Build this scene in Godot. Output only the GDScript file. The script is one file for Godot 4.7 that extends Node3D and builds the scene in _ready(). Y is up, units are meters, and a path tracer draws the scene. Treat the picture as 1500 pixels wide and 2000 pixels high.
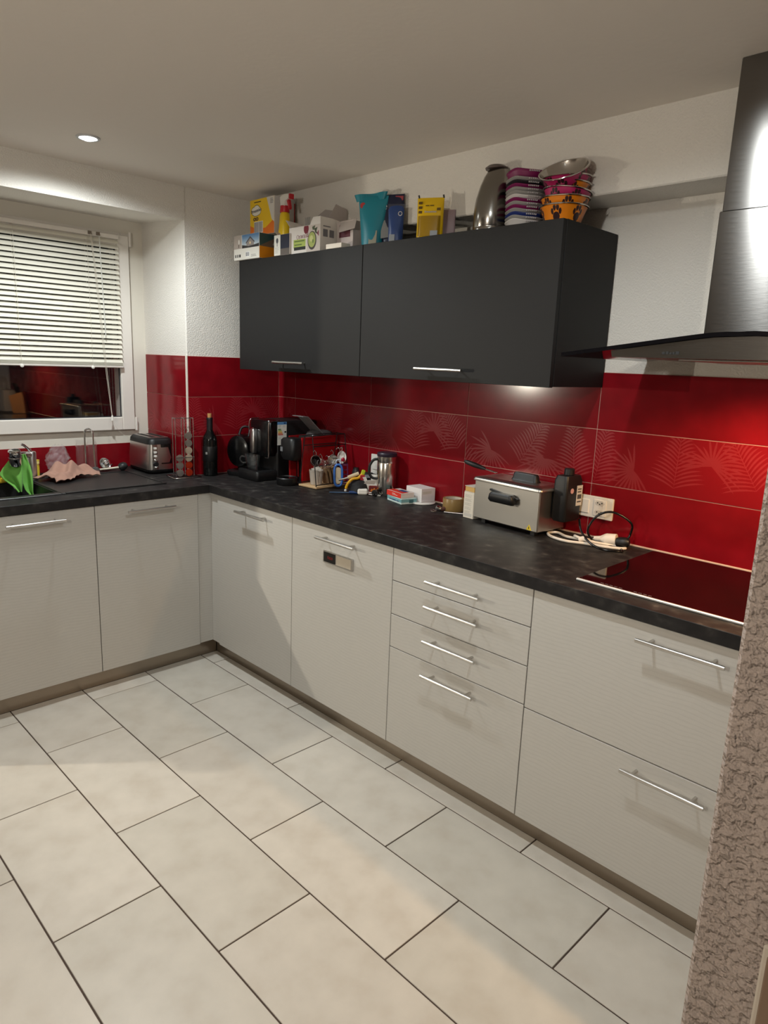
extends Node3D

var mats := {}
var taken := {}
var shapes := {}
var turn_uv := false

# ---------------------------------------------------------------- naming
func numbered(key: String, called: String) -> String:
	var k: int = taken.get(key + "/" + called, 0)
	taken[key + "/" + called] = k + 1
	return called if k == 0 else "%s_%03d" % [called, k]

func tag(o: Node3D, label: String, category: String, group := "", kind := "") -> void:
	if label: o.set_meta("label", label)
	if category: o.set_meta("category", category)
	if group: o.set_meta("group", group)
	if kind: o.set_meta("kind", kind)

func thing(called: String, label: String, category: String, at := Vector3.ZERO, turn := 0.0, group := "") -> Node3D:
	var o := Node3D.new()
	o.name = numbered("", called)
	o.position = at
	o.rotation_degrees.y = turn
	add_child(o, true)
	tag(o, label, category, group)
	return o

func part(parent: Node3D, called: String, mesh: Mesh, m: Material, at := Vector3.ZERO, rot := Vector3.ZERO) -> MeshInstance3D:
	var o := MeshInstance3D.new()
	o.name = numbered(str(parent.get_instance_id()), called)
	o.mesh = mesh
	o.material_override = m
	o.position = at
	o.rotation_degrees = rot
	parent.add_child(o, true)
	return o

func solo(called: String, label: String, category: String, mesh: Mesh, m: Material, at := Vector3.ZERO, rot := Vector3.ZERO, group := "") -> MeshInstance3D:
	var o := MeshInstance3D.new()
	o.name = numbered("", called)
	o.mesh = mesh
	o.material_override = m
	o.position = at
	o.rotation_degrees = rot
	add_child(o, true)
	tag(o, label, category, group)
	return o

# ---------------------------------------------------------------- materials
func rgb(r: float, g: float, b: float, a := 1.0) -> Color:
	return Color(r / 255.0, g / 255.0, b / 255.0, a)

func mat(called: String, c: Color, rough := 0.5, metal := 0.0) -> StandardMaterial3D:
	if mats.has(called): return mats[called]
	var m := StandardMaterial3D.new()
	m.resource_name = called
	m.albedo_color = c
	m.roughness = rough
	m.metallic = metal
	mats[called] = m
	return m

func plain(c: Color, rough := 0.5, metal := 0.0) -> StandardMaterial3D:
	return mat("%s %.2f %.2f" % [c.to_html(), rough, metal], c, rough, metal)

func glassy(called: String, c: Color, rough := 0.03) -> StandardMaterial3D:
	var m := mat(called, c, rough)
	m.transparency = BaseMaterial3D.TRANSPARENCY_ALPHA
	return m

func world_map(m: StandardMaterial3D, s: Vector3, off := Vector3.ZERO) -> void:
	m.uv1_triplanar = true
	m.uv1_world_triplanar = true
	m.uv1_scale = s
	m.uv1_offset = off

func noise_tex(size: int, freq: float, fractal: int, octaves: int, sd: int, ramp: Array = [], kind := FastNoiseLite.TYPE_SIMPLEX_SMOOTH, warp := 0.0) -> NoiseTexture2D:
	var n := FastNoiseLite.new()
	n.seed = sd
	n.noise_type = kind
	n.frequency = freq
	n.fractal_type = fractal
	n.fractal_octaves = octaves
	if warp > 0.0:
		n.domain_warp_enabled = true
		n.domain_warp_amplitude = warp
		n.domain_warp_frequency = freq * 0.6
	var t := NoiseTexture2D.new()
	t.width = size
	t.height = size
	t.seamless = true
	t.noise = n
	if ramp.size():
		var g := Gradient.new()
		var offs := PackedFloat32Array()
		var cols := PackedColorArray()
		for e in ramp:
			offs.append(e[0])
			cols.append(e[1])
		g.offsets = offs
		g.colors = cols
		t.color_ramp = g
	return t

func printed(called: String, im: Image, rough := 0.5) -> StandardMaterial3D:
	var m := mat(called, Color.WHITE, rough)
	m.albedo_texture = ImageTexture.create_from_image(im)
	return m

func img(w: int, h: int, c: Color) -> Image:
	var im := Image.create(w, h, false, Image.FORMAT_RGBA8)
	im.fill(c)
	return im

func disc(im: Image, cx: float, cy: float, rx: float, ry: float, c: Color) -> void:
	for y in range(maxi(0, int(cy - ry)), mini(im.get_height(), int(cy + ry) + 2)):
		for x in range(maxi(0, int(cx - rx)), mini(im.get_width(), int(cx + rx) + 2)):
			if pow((x - cx) / rx, 2) + pow((y - cy) / ry, 2) <= 1.0: im.set_pixel(x, y, c)

func poly(im: Image, pts: Array, c: Color) -> void:
	var p := PackedVector2Array(pts)
	var lo := p[0]
	var hi := p[0]
	for q in p:
		lo = lo.min(q)
		hi = hi.max(q)
	for y in range(maxi(0, int(lo.y)), mini(im.get_height(), int(hi.y) + 1)):
		for x in range(maxi(0, int(lo.x)), mini(im.get_width(), int(hi.x) + 1)):
			if Geometry2D.is_point_in_polygon(Vector2(x + 0.5, y + 0.5), p): im.set_pixel(x, y, c)

func lines_of_print(im: Image, x0: int, y0: int, w: int, n: int, step: int, c: Color, sd := 1) -> void:
	var r := RandomNumberGenerator.new()
	r.seed = sd
	for k in n:
		im.fill_rect(Rect2i(x0, y0 + k * step, int(w * r.randf_range(0.6, 1.0)), maxi(1, int(step / 3.0))), c)

func barcode(im: Image, x0: int, y0: int, w: int, h: int) -> void:
	im.fill_rect(Rect2i(x0, y0, w, h), Color.WHITE)
	var r := RandomNumberGenerator.new()
	r.seed = 5
	var x := x0 + 2
	while x < x0 + w - 3:
		var k := r.randi_range(1, 3)
		im.fill_rect(Rect2i(x, y0 + 2, k, h - 4), Color(0.1, 0.1, 0.1))
		x += k + r.randi_range(1, 3)

# ---------------------------------------------------------------- shapes
func tri(st: SurfaceTool, a: Vector3, b: Vector3, c: Vector3) -> void:   # counter-clockwise seen from outside
	st.add_vertex(a)
	st.add_vertex(c)
	st.add_vertex(b)

func flat(st: SurfaceTool, pts: Array, n: Vector3, uvs: Array = []) -> void:   # a convex face with outward normal n
	var cr: Vector3 = (pts[1] - pts[0]).cross(pts[2] - pts[0])
	var flip := cr.dot(n) < 0.0
	for k in range(1, pts.size() - 1):
		for i in ([0, k, k + 1] if flip else [0, k + 1, k]):
			st.set_normal(n)
			st.set_uv(uvs[i] if uvs.size() else Vector2.ZERO)
			st.add_vertex(pts[i])

func put_box(st: SurfaceTool, s: Vector3, at := Vector3.ZERO, b := 0.0015) -> void:
	var h := s * 0.5
	b = minf(b, minf(h.x, minf(h.y, h.z)) * 0.6)
	for a in 3:
		for sg in [-1.0, 1.0]:
			var n := Vector3.ZERO
			n[a] = sg
			var u := 2 if a == 0 else 0
			var v := 2 if a == 1 else 1
			var pts := []
			var uvs := []
			for q in [[-1.0, -1.0], [1.0, -1.0], [1.0, 1.0], [-1.0, 1.0]]:
				var p := Vector3.ZERO
				p[a] = sg * h[a]
				p[u] = q[0] * (h[u] - b)
				p[v] = q[1] * (h[v] - b)
				pts.append(at + p)
				var du: float = q[0] * (1.0 if (a == 0 and sg < 0) or (a == 2 and sg > 0) or a == 1 else -1.0)
				var uv := Vector2(0.5 + 0.5 * du, 0.5 - 0.5 * q[1] if a != 1 else 0.5 + 0.5 * q[1])
				uvs.append(Vector2(uv.y, uv.x) if turn_uv else uv)
			flat(st, pts, n, uvs)
	if b <= 0.0: return
	for i in 3:
		for j in range(i + 1, 3):
			var k := 3 - i - j
			for si in [-1.0, 1.0]:
				for sj in [-1.0, 1.0]:
					var pts := []
					for q in [[0, -1.0], [1, -1.0], [1, 1.0], [0, 1.0]]:
						var p := Vector3.ZERO
						p[i] = si * (h[i] - (b if q[0] == 1 else 0.0))
						p[j] = sj * (h[j] - (b if q[0] == 0 else 0.0))
						p[k] = q[1] * (h[k] - b)
						pts.append(at + p)
					var n := Vector3.ZERO
					n[i] = si
					n[j] = sj
					flat(st, pts, n.normalized())
	for sx in [-1.0, 1.0]:
		for sy in [-1.0, 1.0]:
			for sz in [-1.0, 1.0]:
				var c := Vector3(sx * h.x, sy * h.y, sz * h.z)
				flat(st, [at + c - Vector3(0, sy * b, sz * b), at + c - Vector3(sx * b, 0, sz * b), at + c - Vector3(sx * b, sy * b, 0)], Vector3(sx, sy, sz).normalized())

func begin() -> SurfaceTool:
	var st := SurfaceTool.new()
	st.begin(Mesh.PRIMITIVE_TRIANGLES)
	return st

func bx(x: float, y: float, z: float, b := 0.0015) -> ArrayMesh:
	var key := "%.5f %.5f %.5f %.5f" % [x, y, z, b]
	if not shapes.has(key):
		var st := begin()
		put_box(st, Vector3(x, y, z), Vector3.ZERO, b)
		shapes[key] = st.commit()
	return shapes[key]

func boxes(list: Array, b := 0.0015) -> ArrayMesh:    # each [x0, x1, y0, y1, z0, z1]
	var st := begin()
	for e in list:
		put_box(st, Vector3(e[1] - e[0], e[3] - e[2], e[5] - e[4]), Vector3(e[0] + e[1], e[2] + e[3], e[4] + e[5]) * 0.5, b)
	return st.commit()

func span(x0: float, x1: float, y0: float, y1: float, z0: float, z1: float, b := 0.0015) -> Array:
	return [bx(x1 - x0, y1 - y0, z1 - z0, b), Vector3(x0 + x1, y0 + y1, z0 + z1) * 0.5]

func pspan(parent: Node3D, called: String, m: Material, x0: float, x1: float, y0: float, y1: float, z0: float, z1: float, b := 0.0015) -> MeshInstance3D:
	var s := span(x0, x1, y0, y1, z0, z1, b)
	return part(parent, called, s[0], m, s[1])

func grid_mesh(rows: Array, close_u: bool, sharp: Array = []) -> ArrayMesh:   # rows of points; smooth except across rows in sharp
	var st := begin()
	put_grid(st, rows, close_u, sharp)
	st.generate_normals()
	return st.commit()

func put_grid(st: SurfaceTool, rows: Array, close_u: bool, sharp: Array = [], group0 := 0) -> void:
	var g := group0
	for r in rows.size() - 1:
		if r in sharp: g += 1
		st.set_smooth_group(g)
		var a: Array = rows[r]
		var b: Array = rows[r + 1]
		var n := a.size()
		for k in (n if close_u else n - 1):
			var k2 := (k + 1) % n
			var u0 := float(k) / (n if close_u else n - 1)
			var u1 := float(k + 1) / (n if close_u else n - 1)
			var v0 := float(r) / (rows.size() - 1)
			var v1 := float(r + 1) / (rows.size() - 1)
			for e in [[a[k], u0, v0], [b[k2], u1, v1], [a[k2], u1, v0], [a[k], u0, v0], [b[k], u0, v1], [b[k2], u1, v1]]:
				st.set_uv(Vector2(e[1], 1.0 - e[2]))
				st.add_vertex(e[0])

func lathe(profile: Array, segs := 32, squash := Vector2.ONE) -> ArrayMesh:   # profile [r, y] from the bottom outside up, then down inside
	var rows := []
	var sharp := []
	for i in profile.size():
		var p: Array = profile[i]
		var ring := []
		for k in segs:
			var a := TAU * k / segs
			ring.append(Vector3(sin(a) * p[0] * squash.x, p[1], cos(a) * p[0] * squash.y))
		rows.append(ring)
		if i > 0 and i < profile.size() - 1:
			var d0 := Vector2(p[0] - profile[i - 1][0], p[1] - profile[i - 1][1])
			var d1 := Vector2(profile[i + 1][0] - p[0], profile[i + 1][1] - p[1])
			if absf(d0.angle_to(d1)) > 0.6: sharp.append(i)
	return grid_mesh(rows, true, sharp)

func put_tube(st: SurfaceTool, pts: Array, r: float, segs := 8, closed := false, group := 0) -> void:
	var rows := []
	var up := Vector3.UP
	var n := pts.size()
	for i in n:
		var d: Vector3
		if closed: d = pts[(i + 1) % n] - pts[(i - 1 + n) % n]
		else: d = pts[mini(i + 1, n - 1)] - pts[maxi(i - 1, 0)]
		d = d.normalized()
		if i == 0: up = Vector3.UP if absf(d.y) < 0.9 else Vector3.RIGHT
		var s := d.cross(up).normalized()
		up = s.cross(d).normalized()
		var ring := []
		for k in segs:
			var a := TAU * k / segs
			ring.append(pts[i] + (s * cos(a) - up * sin(a)) * r)
		rows.append(ring)
	if closed: rows.append(rows[0])
	put_grid(st, rows, true, [], group)
	if not closed:
		st.set_smooth_group(group + 1)
		for k in segs:
			tri(st, pts[0], rows[0][(k + 1) % segs], rows[0][k])
			tri(st, pts[n - 1], rows[n - 1][k], rows[n - 1][(k + 1) % segs])

func tube(pts: Array, r: float, segs := 8, closed := false) -> ArrayMesh:
	var st := begin()
	put_tube(st, pts, r, segs, closed)
	st.generate_normals()
	return st.commit()

func tubes(list: Array, r: float, segs := 6) -> ArrayMesh:
	var st := begin()
	var g := 0
	for pts in list:
		put_tube(st, pts, r, segs, false, g)
		g += 2
	st.generate_normals()
	return st.commit()

func curve(ctrl: Array, per := 8, closed := false) -> Array:   # Catmull-Rom through the points
	var out := []
	var n := ctrl.size()
	for i in (n if closed else n - 1):
		var p0: Vector3 = ctrl[(i - 1 + n) % n] if closed else ctrl[maxi(i - 1, 0)]
		var p1: Vector3 = ctrl[i]
		var p2: Vector3 = ctrl[(i + 1) % n] if closed else ctrl[i + 1]
		var p3: Vector3 = ctrl[(i + 2) % n] if closed else ctrl[mini(i + 2, n - 1)]
		for k in per: out.append(p1.cubic_interpolate(p2, p0, p3, float(k) / per))
	if not closed: out.append(ctrl[n - 1])
	return out

func ring_pts(r: float, n := 24, c := Vector3.ZERO, axis := "y") -> Array:
	var out := []
	for k in n:
		var a := TAU * k / n
		if axis == "y": out.append(c + Vector3(sin(a) * r, 0, cos(a) * r))
		elif axis == "z": out.append(c + Vector3(cos(a) * r, sin(a) * r, 0))
		else: out.append(c + Vector3(0, sin(a) * r, cos(a) * r))
	return out

func prism(pts: Array, depth: float, axis := "z") -> ArrayMesh:   # outline in x,y drawn out along z (or in z,y along x), centred
	var p := PackedVector2Array(pts)
	if Geometry2D.is_polygon_clockwise(p): p.reverse()
	var st := begin()
	var at := func(q: Vector2, d: float) -> Vector3: return Vector3(q.x, q.y, d) if axis == "z" else Vector3(d, q.y, q.x)
	var idx := Geometry2D.triangulate_polygon(p)
	var e1: Vector3 = at.call(Vector2(1, 0), 0)
	var e2: Vector3 = at.call(Vector2(0, 1), 0)
	var nz := e1.cross(e2)
	if axis == "x": nz = Vector3(1, 0, 0)
	for s in [-0.5, 0.5]:
		for k in range(0, idx.size(), 3):
			flat(st, [at.call(p[idx[k]], s * depth), at.call(p[idx[k + 1]], s * depth), at.call(p[idx[k + 2]], s * depth)], nz * signf(s))
	for k in p.size():
		var a := p[k]
		var b := p[(k + 1) % p.size()]
		var d := (b - a).normalized()
		var n2 := Vector2(d.y, -d.x)
		flat(st, [at.call(a, -0.5 * depth), at.call(b, -0.5 * depth), at.call(b, 0.5 * depth), at.call(a, 0.5 * depth)], at.call(n2, 0.0))
	return st.commit()

func round_rect(w: float, h: float, r: float, n := 5) -> Array:
	var out := []
	for c in [[1, 1, 0.0], [-1, 1, 90.0], [-1, -1, 180.0], [1, -1, 270.0]]:
		for k in n + 1:
			var a := deg_to_rad(c[2] + 90.0 * k / n)
			out.append(Vector2(c[0] * (w * 0.5 - r) + cos(a) * r, c[1] * (h * 0.5 - r) + sin(a) * r))
	return out

func rounded_loft(levels: Array, n := 5) -> ArrayMesh:   # levels [y, w, d, r, dx, dz] of rounded rectangles, capped
	var st := begin()
	var rows := []
	for e in levels:
		var ring := []
		for q in round_rect(e[1], e[2], e[3], n): ring.append(Vector3(q.x + (e[4] if e.size() > 4 else 0.0), e[0], -q.y + (e[5] if e.size() > 5 else 0.0)))
		rows.append(ring)
	put_grid(st, rows, true, [])
	var m: int = rows[0].size()
	st.set_smooth_group(7)
	var c0 := Vector3.ZERO
	var c1 := Vector3.ZERO
	for k in m:
		c0 += rows[0][k] / m
		c1 += rows[-1][k] / m
	for k in m:
		tri(st, c0, rows[0][(k + 1) % m], rows[0][k])
		tri(st, c1, rows[-1][k], rows[-1][(k + 1) % m])
	st.generate_normals()
	return st.commit()

func sheet(nu: int, nv: int, f: Callable, thick: float) -> ArrayMesh:   # a cloth or foil of real thickness
	var front := []
	for j in nv + 1:
		var row := []
		for i in nu + 1: row.append(f.call(float(i) / nu, float(j) / nv))
		front.append(row)
	var nrm := []
	for j in nv + 1:
		var row := []
		for i in nu + 1:
			var du: Vector3 = front[j][mini(i + 1, nu)] - front[j][maxi(i - 1, 0)]
			var dv: Vector3 = front[mini(j + 1, nv)][i] - front[maxi(j - 1, 0)][i]
			row.append(du.cross(dv).normalized())
		nrm.append(row)
	var back := []
	for j in nv + 1:
		var row := []
		for i in range(nu, -1, -1): row.append(front[j][i] - nrm[j][i] * thick)
		back.append(row)
	var loop := []
	for j in nv + 1: loop.append(front[j] + back[j])
	var st := begin()
	put_grid(st, loop, true, [])
	st.set_smooth_group(9)
	for i in nu:
		var w := nu * 2 + 1
		for e in [[0, 1.0], [nv, -1.0]]:
			var L: Array = loop[e[0]]
			if e[1] > 0:
				tri(st, L[i], L[w - i - 1], L[w - i])
				tri(st, L[i], L[i + 1], L[w - i - 1])
			else:
				tri(st, L[i], L[w - i], L[w - i - 1])
				tri(st, L[i], L[w - i - 1], L[i + 1])
	st.generate_normals()
	return st.commit()

func pouch(w: float, h: float, t: float, flare := 0.0, lean := 0.0) -> ArrayMesh:   # a stand-up foil bag: round foot, flat sealed top
	var rows := []
	for j in 13:
		var v := j / 12.0
		var half := w * 0.5 * (1.0 + flare * v)
		var dep := t * 0.5 * pow(1.0 - v, 0.55) + 0.0012
		if v > 0.93: dep = 0.0012
		var ring := []
		for k in 28:
			var a := TAU * k / 28.0
			var wob := 0.0015 * sin(v * 9.0 + a * 3.0) * (1.0 - v)
			ring.append(Vector3(-cos(a) * half, h * v, sin(a) * dep + lean * v * v + wob))
		rows.append(ring)
	var st := begin()
	put_grid(st, rows, true, [])
	st.set_smooth_group(5)
	for k in 28:
		tri(st, Vector3(0, 0, 0), rows[0][(k + 1) % 28], rows[0][k])
		tri(st, Vector3(0, h, lean), rows[12][k], rows[12][(k + 1) % 28])
	st.generate_normals()
	return st.commit()

func letters(s: String, size: float, serif := false, bold := false) -> TextMesh:
	var f := SystemFont.new()
	f.font_names = PackedStringArray(["Droid Serif" if serif else "Droid Sans"])
	if bold: f.font_weight = 700
	var t := TextMesh.new()
	t.text = s
	t.font = f
	t.font_size = 32
	t.pixel_size = size / 32.0
	t.depth = 0.0006
	t.curve_step = 2.0
	return t

func bar_handle(parent: Node3D, at: Vector3, axis: String, out: Vector3, m: Material, length := 0.225) -> void:
	var dir := Vector3(0, 0, 1) if axis == "z" else Vector3(1, 0, 0)
	var h := part(parent, "handle", tube([-dir * length * 0.5, -dir * length * 0.25, dir * length * 0.25, dir * length * 0.5], 0.006, 12), m, at)
	for s in [-0.08, 0.08]:
		part(h, "handle_post", tube([dir * s, dir * s - out * 0.018, dir * s - out * 0.0345], 0.0042, 8), m)

# ---------------------------------------------------------------- surfaces made once
var plaster: StandardMaterial3D
var ceiling_white: StandardMaterial3D
var pillar_plaster: StandardMaterial3D
var grout: StandardMaterial3D
var tile_red: StandardMaterial3D
var tile_leaf: Array = []
var floor_tiles: Array = []
var front_grey: StandardMaterial3D
var front_dark: StandardMaterial3D
var stone: StandardMaterial3D
var steel: StandardMaterial3D
var chrome: StandardMaterial3D
var satin: StandardMaterial3D
var black: StandardMaterial3D
var gloss_black: StandardMaterial3D
var white_plastic: StandardMaterial3D
var clear_glass: StandardMaterial3D

func grain_image() -> Image:
	var n := FastNoiseLite.new()
	n.seed = 11
	n.frequency = 1.0
	n.noise_type = FastNoiseLite.TYPE_SIMPLEX_SMOOTH
	n.fractal_octaves = 2
	var m := FastNoiseLite.new()
	m.seed = 4
	m.frequency = 1.0
	m.fractal_octaves = 2
	var im := Image.create(1024, 1024, false, Image.FORMAT_L8)
	var warp := PackedFloat32Array()
	for x in 1024:
		var a := TAU * x / 1024.0
		var ca := cos(a) * 0.75
		var sa := sin(a) * 0.75
		for y in 1024:
			var f := y / 1024.0
			var w := n.get_noise_3d(ca, sa, f * 4.0)
			var s := 0.5 + 0.5 * sin(TAU * (f * 78.0 + w * 0.9))
			var g := m.get_noise_3d(ca * 6.0, sa * 6.0, f * 90.0)
			im.set_pixel(x, y, Color.from_hsv(0, 0, clampf(0.30 + 0.6 * (1.0 - pow(1.0 - s, 5.0)) + g * 0.22, 0, 1)))
	return im

func stroke(im: Image, a: Vector2, b: Vector2, bend: Vector2, wide: float, c: Color) -> void:   # one leaflet: tapered, bent
	var steps := int(a.distance_to(b) / 1.5) + 2
	for k in steps + 1:
		var t := float(k) / steps
		var p := a.lerp(b, t) + bend * (t * t)
		var r := maxf(0.7, wide * pow(sin(PI * minf(0.08 + t * 0.92, 1.0)), 0.8))
		for y in range(int(p.y - r), int(p.y + r) + 1):
			for x in range(int(p.x - r), int(p.x + r) + 1):
				if x >= 0 and y >= 0 and x < im.get_width() and y < im.get_height() and Vector2(x, y).distance_squared_to(p) <= r * r: im.set_pixel(x, y, c)

func palm_image(sd: int) -> Image:
	var im := img(768, 256, Color.BLACK)
	var r := RandomNumberGenerator.new()
	r.seed = sd
	for f in 5:
		var at := Vector2(30 + f * 165 + r.randf_range(-30, 30), r.randf_range(175, 300) if f % 2 == 0 else r.randf_range(60, 200))
		var head := r.randf_range(-0.75, 0.75) - PI / 2 if f % 2 == 0 else r.randf_range(0.0, TAU)
		if f % 2 == 0:      # a feather palm: long drooping leaflets both sides of a rib
			var along := Vector2(cos(head), sin(head))
			for k in 16:
				var p := at + along * (k * 17.0)
				for s in [-1.0, 1.0]:
					var q := p + along.rotated(s * (1.05 - k * 0.035)) * (150.0 - k * 6.0)
					stroke(im, p, q, along * -34.0, 4.4, Color.WHITE)
			stroke(im, at, at + along * 270.0, Vector2.ZERO, 2.2, Color.WHITE)
		else:               # a fan palm
			for k in 17:
				var q := at + Vector2(cos(head), sin(head)).rotated((k - 8) * 0.24) * r.randf_range(110, 170)
				stroke(im, at, q, Vector2(0, 26), 5.0, Color.WHITE)
	return im

func make_surfaces() -> void:
	plaster = mat("plaster", rgb(223, 218, 210), 0.9)
	plaster.heightmap_enabled = true
	plaster.heightmap_texture = noise_tex(512, 0.042, FastNoiseLite.FRACTAL_RIDGED, 2, 3, [], FastNoiseLite.TYPE_SIMPLEX_SMOOTH, 14.0)
	plaster.heightmap_scale = 0.15
	world_map(plaster, Vector3(3.4, 3.4, 3.4))
	ceiling_white = mat("ceiling white", rgb(232, 225, 216), 0.95)
	ceiling_white.heightmap_enabled = true
	ceiling_white.heightmap_texture = noise_tex(256, 0.06, FastNoiseLite.FRACTAL_FBM, 3, 8)
	ceiling_white.heightmap_scale = 0.03
	world_map(ceiling_white, Vector3(2, 2, 2))
	pillar_plaster = mat("pillar plaster", rgb(172, 156, 146), 0.92)
	pillar_plaster.heightmap_enabled = true
	pillar_plaster.heightmap_texture = noise_tex(512, 0.05, FastNoiseLite.FRACTAL_FBM, 3, 21, [], FastNoiseLite.TYPE_SIMPLEX_SMOOTH, 10.0)
	pillar_plaster.heightmap_scale = 1.3
	world_map(pillar_plaster, Vector3(2.4, 2.4, 2.4))
	grout = mat("grout", rgb(196, 150, 138), 0.85)
	tile_red = mat("red tile glaze", rgb(132, 17, 27), 0.14)
	tile_red.metallic_specular = 0.36
	tile_red.albedo_texture = noise_tex(256, 0.02, FastNoiseLite.FRACTAL_FBM, 4, 6, [[0.0, Color(0.86, 0.84, 0.84)], [1.0, Color.WHITE]])
	world_map(tile_red, Vector3(1.4, 1.4, 1.4))
	for k in 2:
		var mask := palm_image(31 + k * 7)
		var col := img(768, 256, rgb(130, 17, 27))
		var rough := img(768, 256, Color(0.16, 0.16, 0.16))
		for y in 256:
			for x in 768:
				if mask.get_pixel(x, y).r > 0.5:
					col.set_pixel(x, y, rgb(142, 34, 41))
					rough.set_pixel(x, y, Color(0.3, 0.3, 0.3))
		var m := printed("red tile with palm leaves %d" % k, col, 1.0)
		m.roughness_texture = ImageTexture.create_from_image(rough)
		m.metallic_specular = 0.4
		tile_leaf.append(m)
	for k in 3:
		var m := mat("floor tile glaze %d" % k, [rgb(205, 198, 187), rgb(209, 202, 191), rgb(201, 195, 184)][k], 0.42)
		m.albedo_texture = noise_tex(512, 0.012, FastNoiseLite.FRACTAL_FBM, 5, 40 + k, [[0.0, Color(0.93, 0.92, 0.91)], [0.5, Color(0.97, 0.97, 0.97)], [1.0, Color.WHITE]])
		world_map(m, Vector3(1.1, 1.1, 1.1), Vector3(k * 0.3, 0, k * 0.2))
		floor_tiles.append(m)
	var gim := grain_image()
	var gt := ImageTexture.create_from_image(gim)
	var soft := img(1024, 1024, Color.WHITE)
	soft.convert(Image.FORMAT_L8)
	for y in 1024:
		for x in 1024:
			soft.set_pixel(x, y, Color.from_hsv(0, 0, 0.955 + 0.045 * gim.get_pixel(x, y).r))
	front_grey = mat("light grey grained front", rgb(188, 185, 179), 0.48)
	front_grey.albedo_texture = ImageTexture.create_from_image(soft)
	front_grey.heightmap_enabled = true
	front_grey.heightmap_texture = gt
	front_grey.heightmap_scale = 0.007
	world_map(front_grey, Vector3(1, 1, 1), Vector3(0.37, 0.03, 0.21))
	front_dark = mat("anthracite grained front", rgb(30, 29, 29), 0.55)
	front_dark.heightmap_enabled = true
	front_dark.heightmap_texture = gt
	front_dark.heightmap_scale = 0.006
	front_dark.metallic_specular = 0.35
	world_map(front_dark, Vector3(1, 2.2, 1), Vector3(0.1, 0.03, 0.4))
	stone = mat("dark stone laminate", Color.WHITE, 0.48)
	stone.metallic_specular = 0.28
	stone.albedo_texture = noise_tex(1024, 0.0075, FastNoiseLite.FRACTAL_FBM, 8, 77, [[0.0, rgb(30, 29, 29)], [0.45, rgb(38, 36, 36)], [0.62, rgb(44, 42, 41)], [0.78, rgb(55, 53, 51)], [0.92, rgb(76, 73, 70)], [1.0, rgb(104, 100, 96)]], FastNoiseLite.TYPE_SIMPLEX_SMOOTH, 40.0)
	stone.heightmap_enabled = true
	stone.heightmap_texture = noise_tex(512, 0.09, FastNoiseLite.FRACTAL_FBM, 3, 5)
	stone.heightmap_scale = 0.012
	world_map(stone, Vector3(1.7, 1.7, 1.7))
	steel = mat("brushed steel", rgb(128, 125, 121), 0.25, 1.0)
	steel.roughness_texture = noise_tex(256, 0.05, FastNoiseLite.FRACTAL_FBM, 3, 15, [[0.0, Color(0.75, 0.75, 0.75)], [1.0, Color.WHITE]])
	steel.heightmap_enabled = true
	steel.heightmap_texture = noise_tex(256, 0.03, FastNoiseLite.FRACTAL_FBM, 3, 16)
	steel.heightmap_scale = 0.006
	world_map(steel, Vector3(1.2, 60, 1.2))
	chrome = mat("chrome", rgb(220, 220, 220), 0.08, 1.0)
	satin = mat("satin nickel", rgb(205, 202, 198), 0.3, 1.0)
	black = mat("black plastic", rgb(18, 18, 19), 0.45)
	gloss_black = mat("gloss black plastic", rgb(10, 10, 11), 0.2)
	white_plastic = mat("white plastic", rgb(228, 224, 216), 0.4)
	clear_glass = glassy("clear glass", Color(0.8, 0.82, 0.82, 0.02))

# ---------------------------------------------------------------- lamps
func ceiling_spot(at: Vector3, label: String, tint: Color, energy: float, cone: float, blend: float) -> void:
	var t := thing("recessed_spotlight", label, "lamp", at, 0, "recessed ceiling spotlights")
	part(t, "ring", lathe([[0.030, 0.003], [0.030, -0.002], [0.033, -0.005], [0.042, -0.004], [0.043, 0.003]], 40), chrome)
	var glow := mat("lamp glow " + tint.to_html(), Color.WHITE, 0.4)
	glow.emission_enabled = true
	glow.emission = tint
	glow.emission_energy_multiplier = 9.0
	part(t, "bulb", lathe([[0.0, -0.012], [0.014, -0.011], [0.024, -0.007], [0.029, 0.0], [0.029, 0.003], [0.0, 0.003]], 32), glow)
	var l := SpotLight3D.new()
	l.name = "light"
	l.light_color = tint
	l.light_energy = energy
	l.spot_angle = cone
	l.spot_angle_attenuation = blend
	l.spot_attenuation = 2.0
	l.spot_range = 12.0
	l.light_size = 0.03
	l.shadow_enabled = true
	l.position = Vector3(0, -0.018, 0)
	l.rotation_degrees = Vector3(-90, 0, 0)
	t.add_child(l, true)

func pendant(at: Vector3, tint: Color, energy: float) -> void:
	var t := thing("pendant_lamp", "small pendant lamp with a glowing globe left of the camera, outside the picture", "lamp", at)
	part(t, "cord", tube([Vector3(0, 0.06, 0), Vector3(0, 0.25, 0), Vector3(0, 0.4555, 0)], 0.003, 8), black)
	part(t, "cap", lathe([[0.0, 0.045], [0.03, 0.045], [0.03, 0.05], [0.008, 0.07], [0.0, 0.07]], 24), chrome)
	var glow := mat("globe glow", Color.WHITE, 0.4)
	glow.emission_enabled = true
	glow.emission = tint
	glow.emission_energy_multiplier = 2.5
	part(t, "globe", lathe([[0.0, -0.05], [0.02, -0.046], [0.036, -0.035], [0.047, -0.017], [0.05, 0.0], [0.047, 0.017], [0.036, 0.035], [0.02, 0.046], [0.0, 0.05]], 32), glow)
	var l := OmniLight3D.new()
	l.name = "light"
	l.light_color = tint
	l.light_energy = energy
	l.omni_range = 12.0
	l.omni_attenuation = 2.0
	l.light_size = 0.05
	l.shadow_enabled = true
	t.add_child(l, true)

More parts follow.
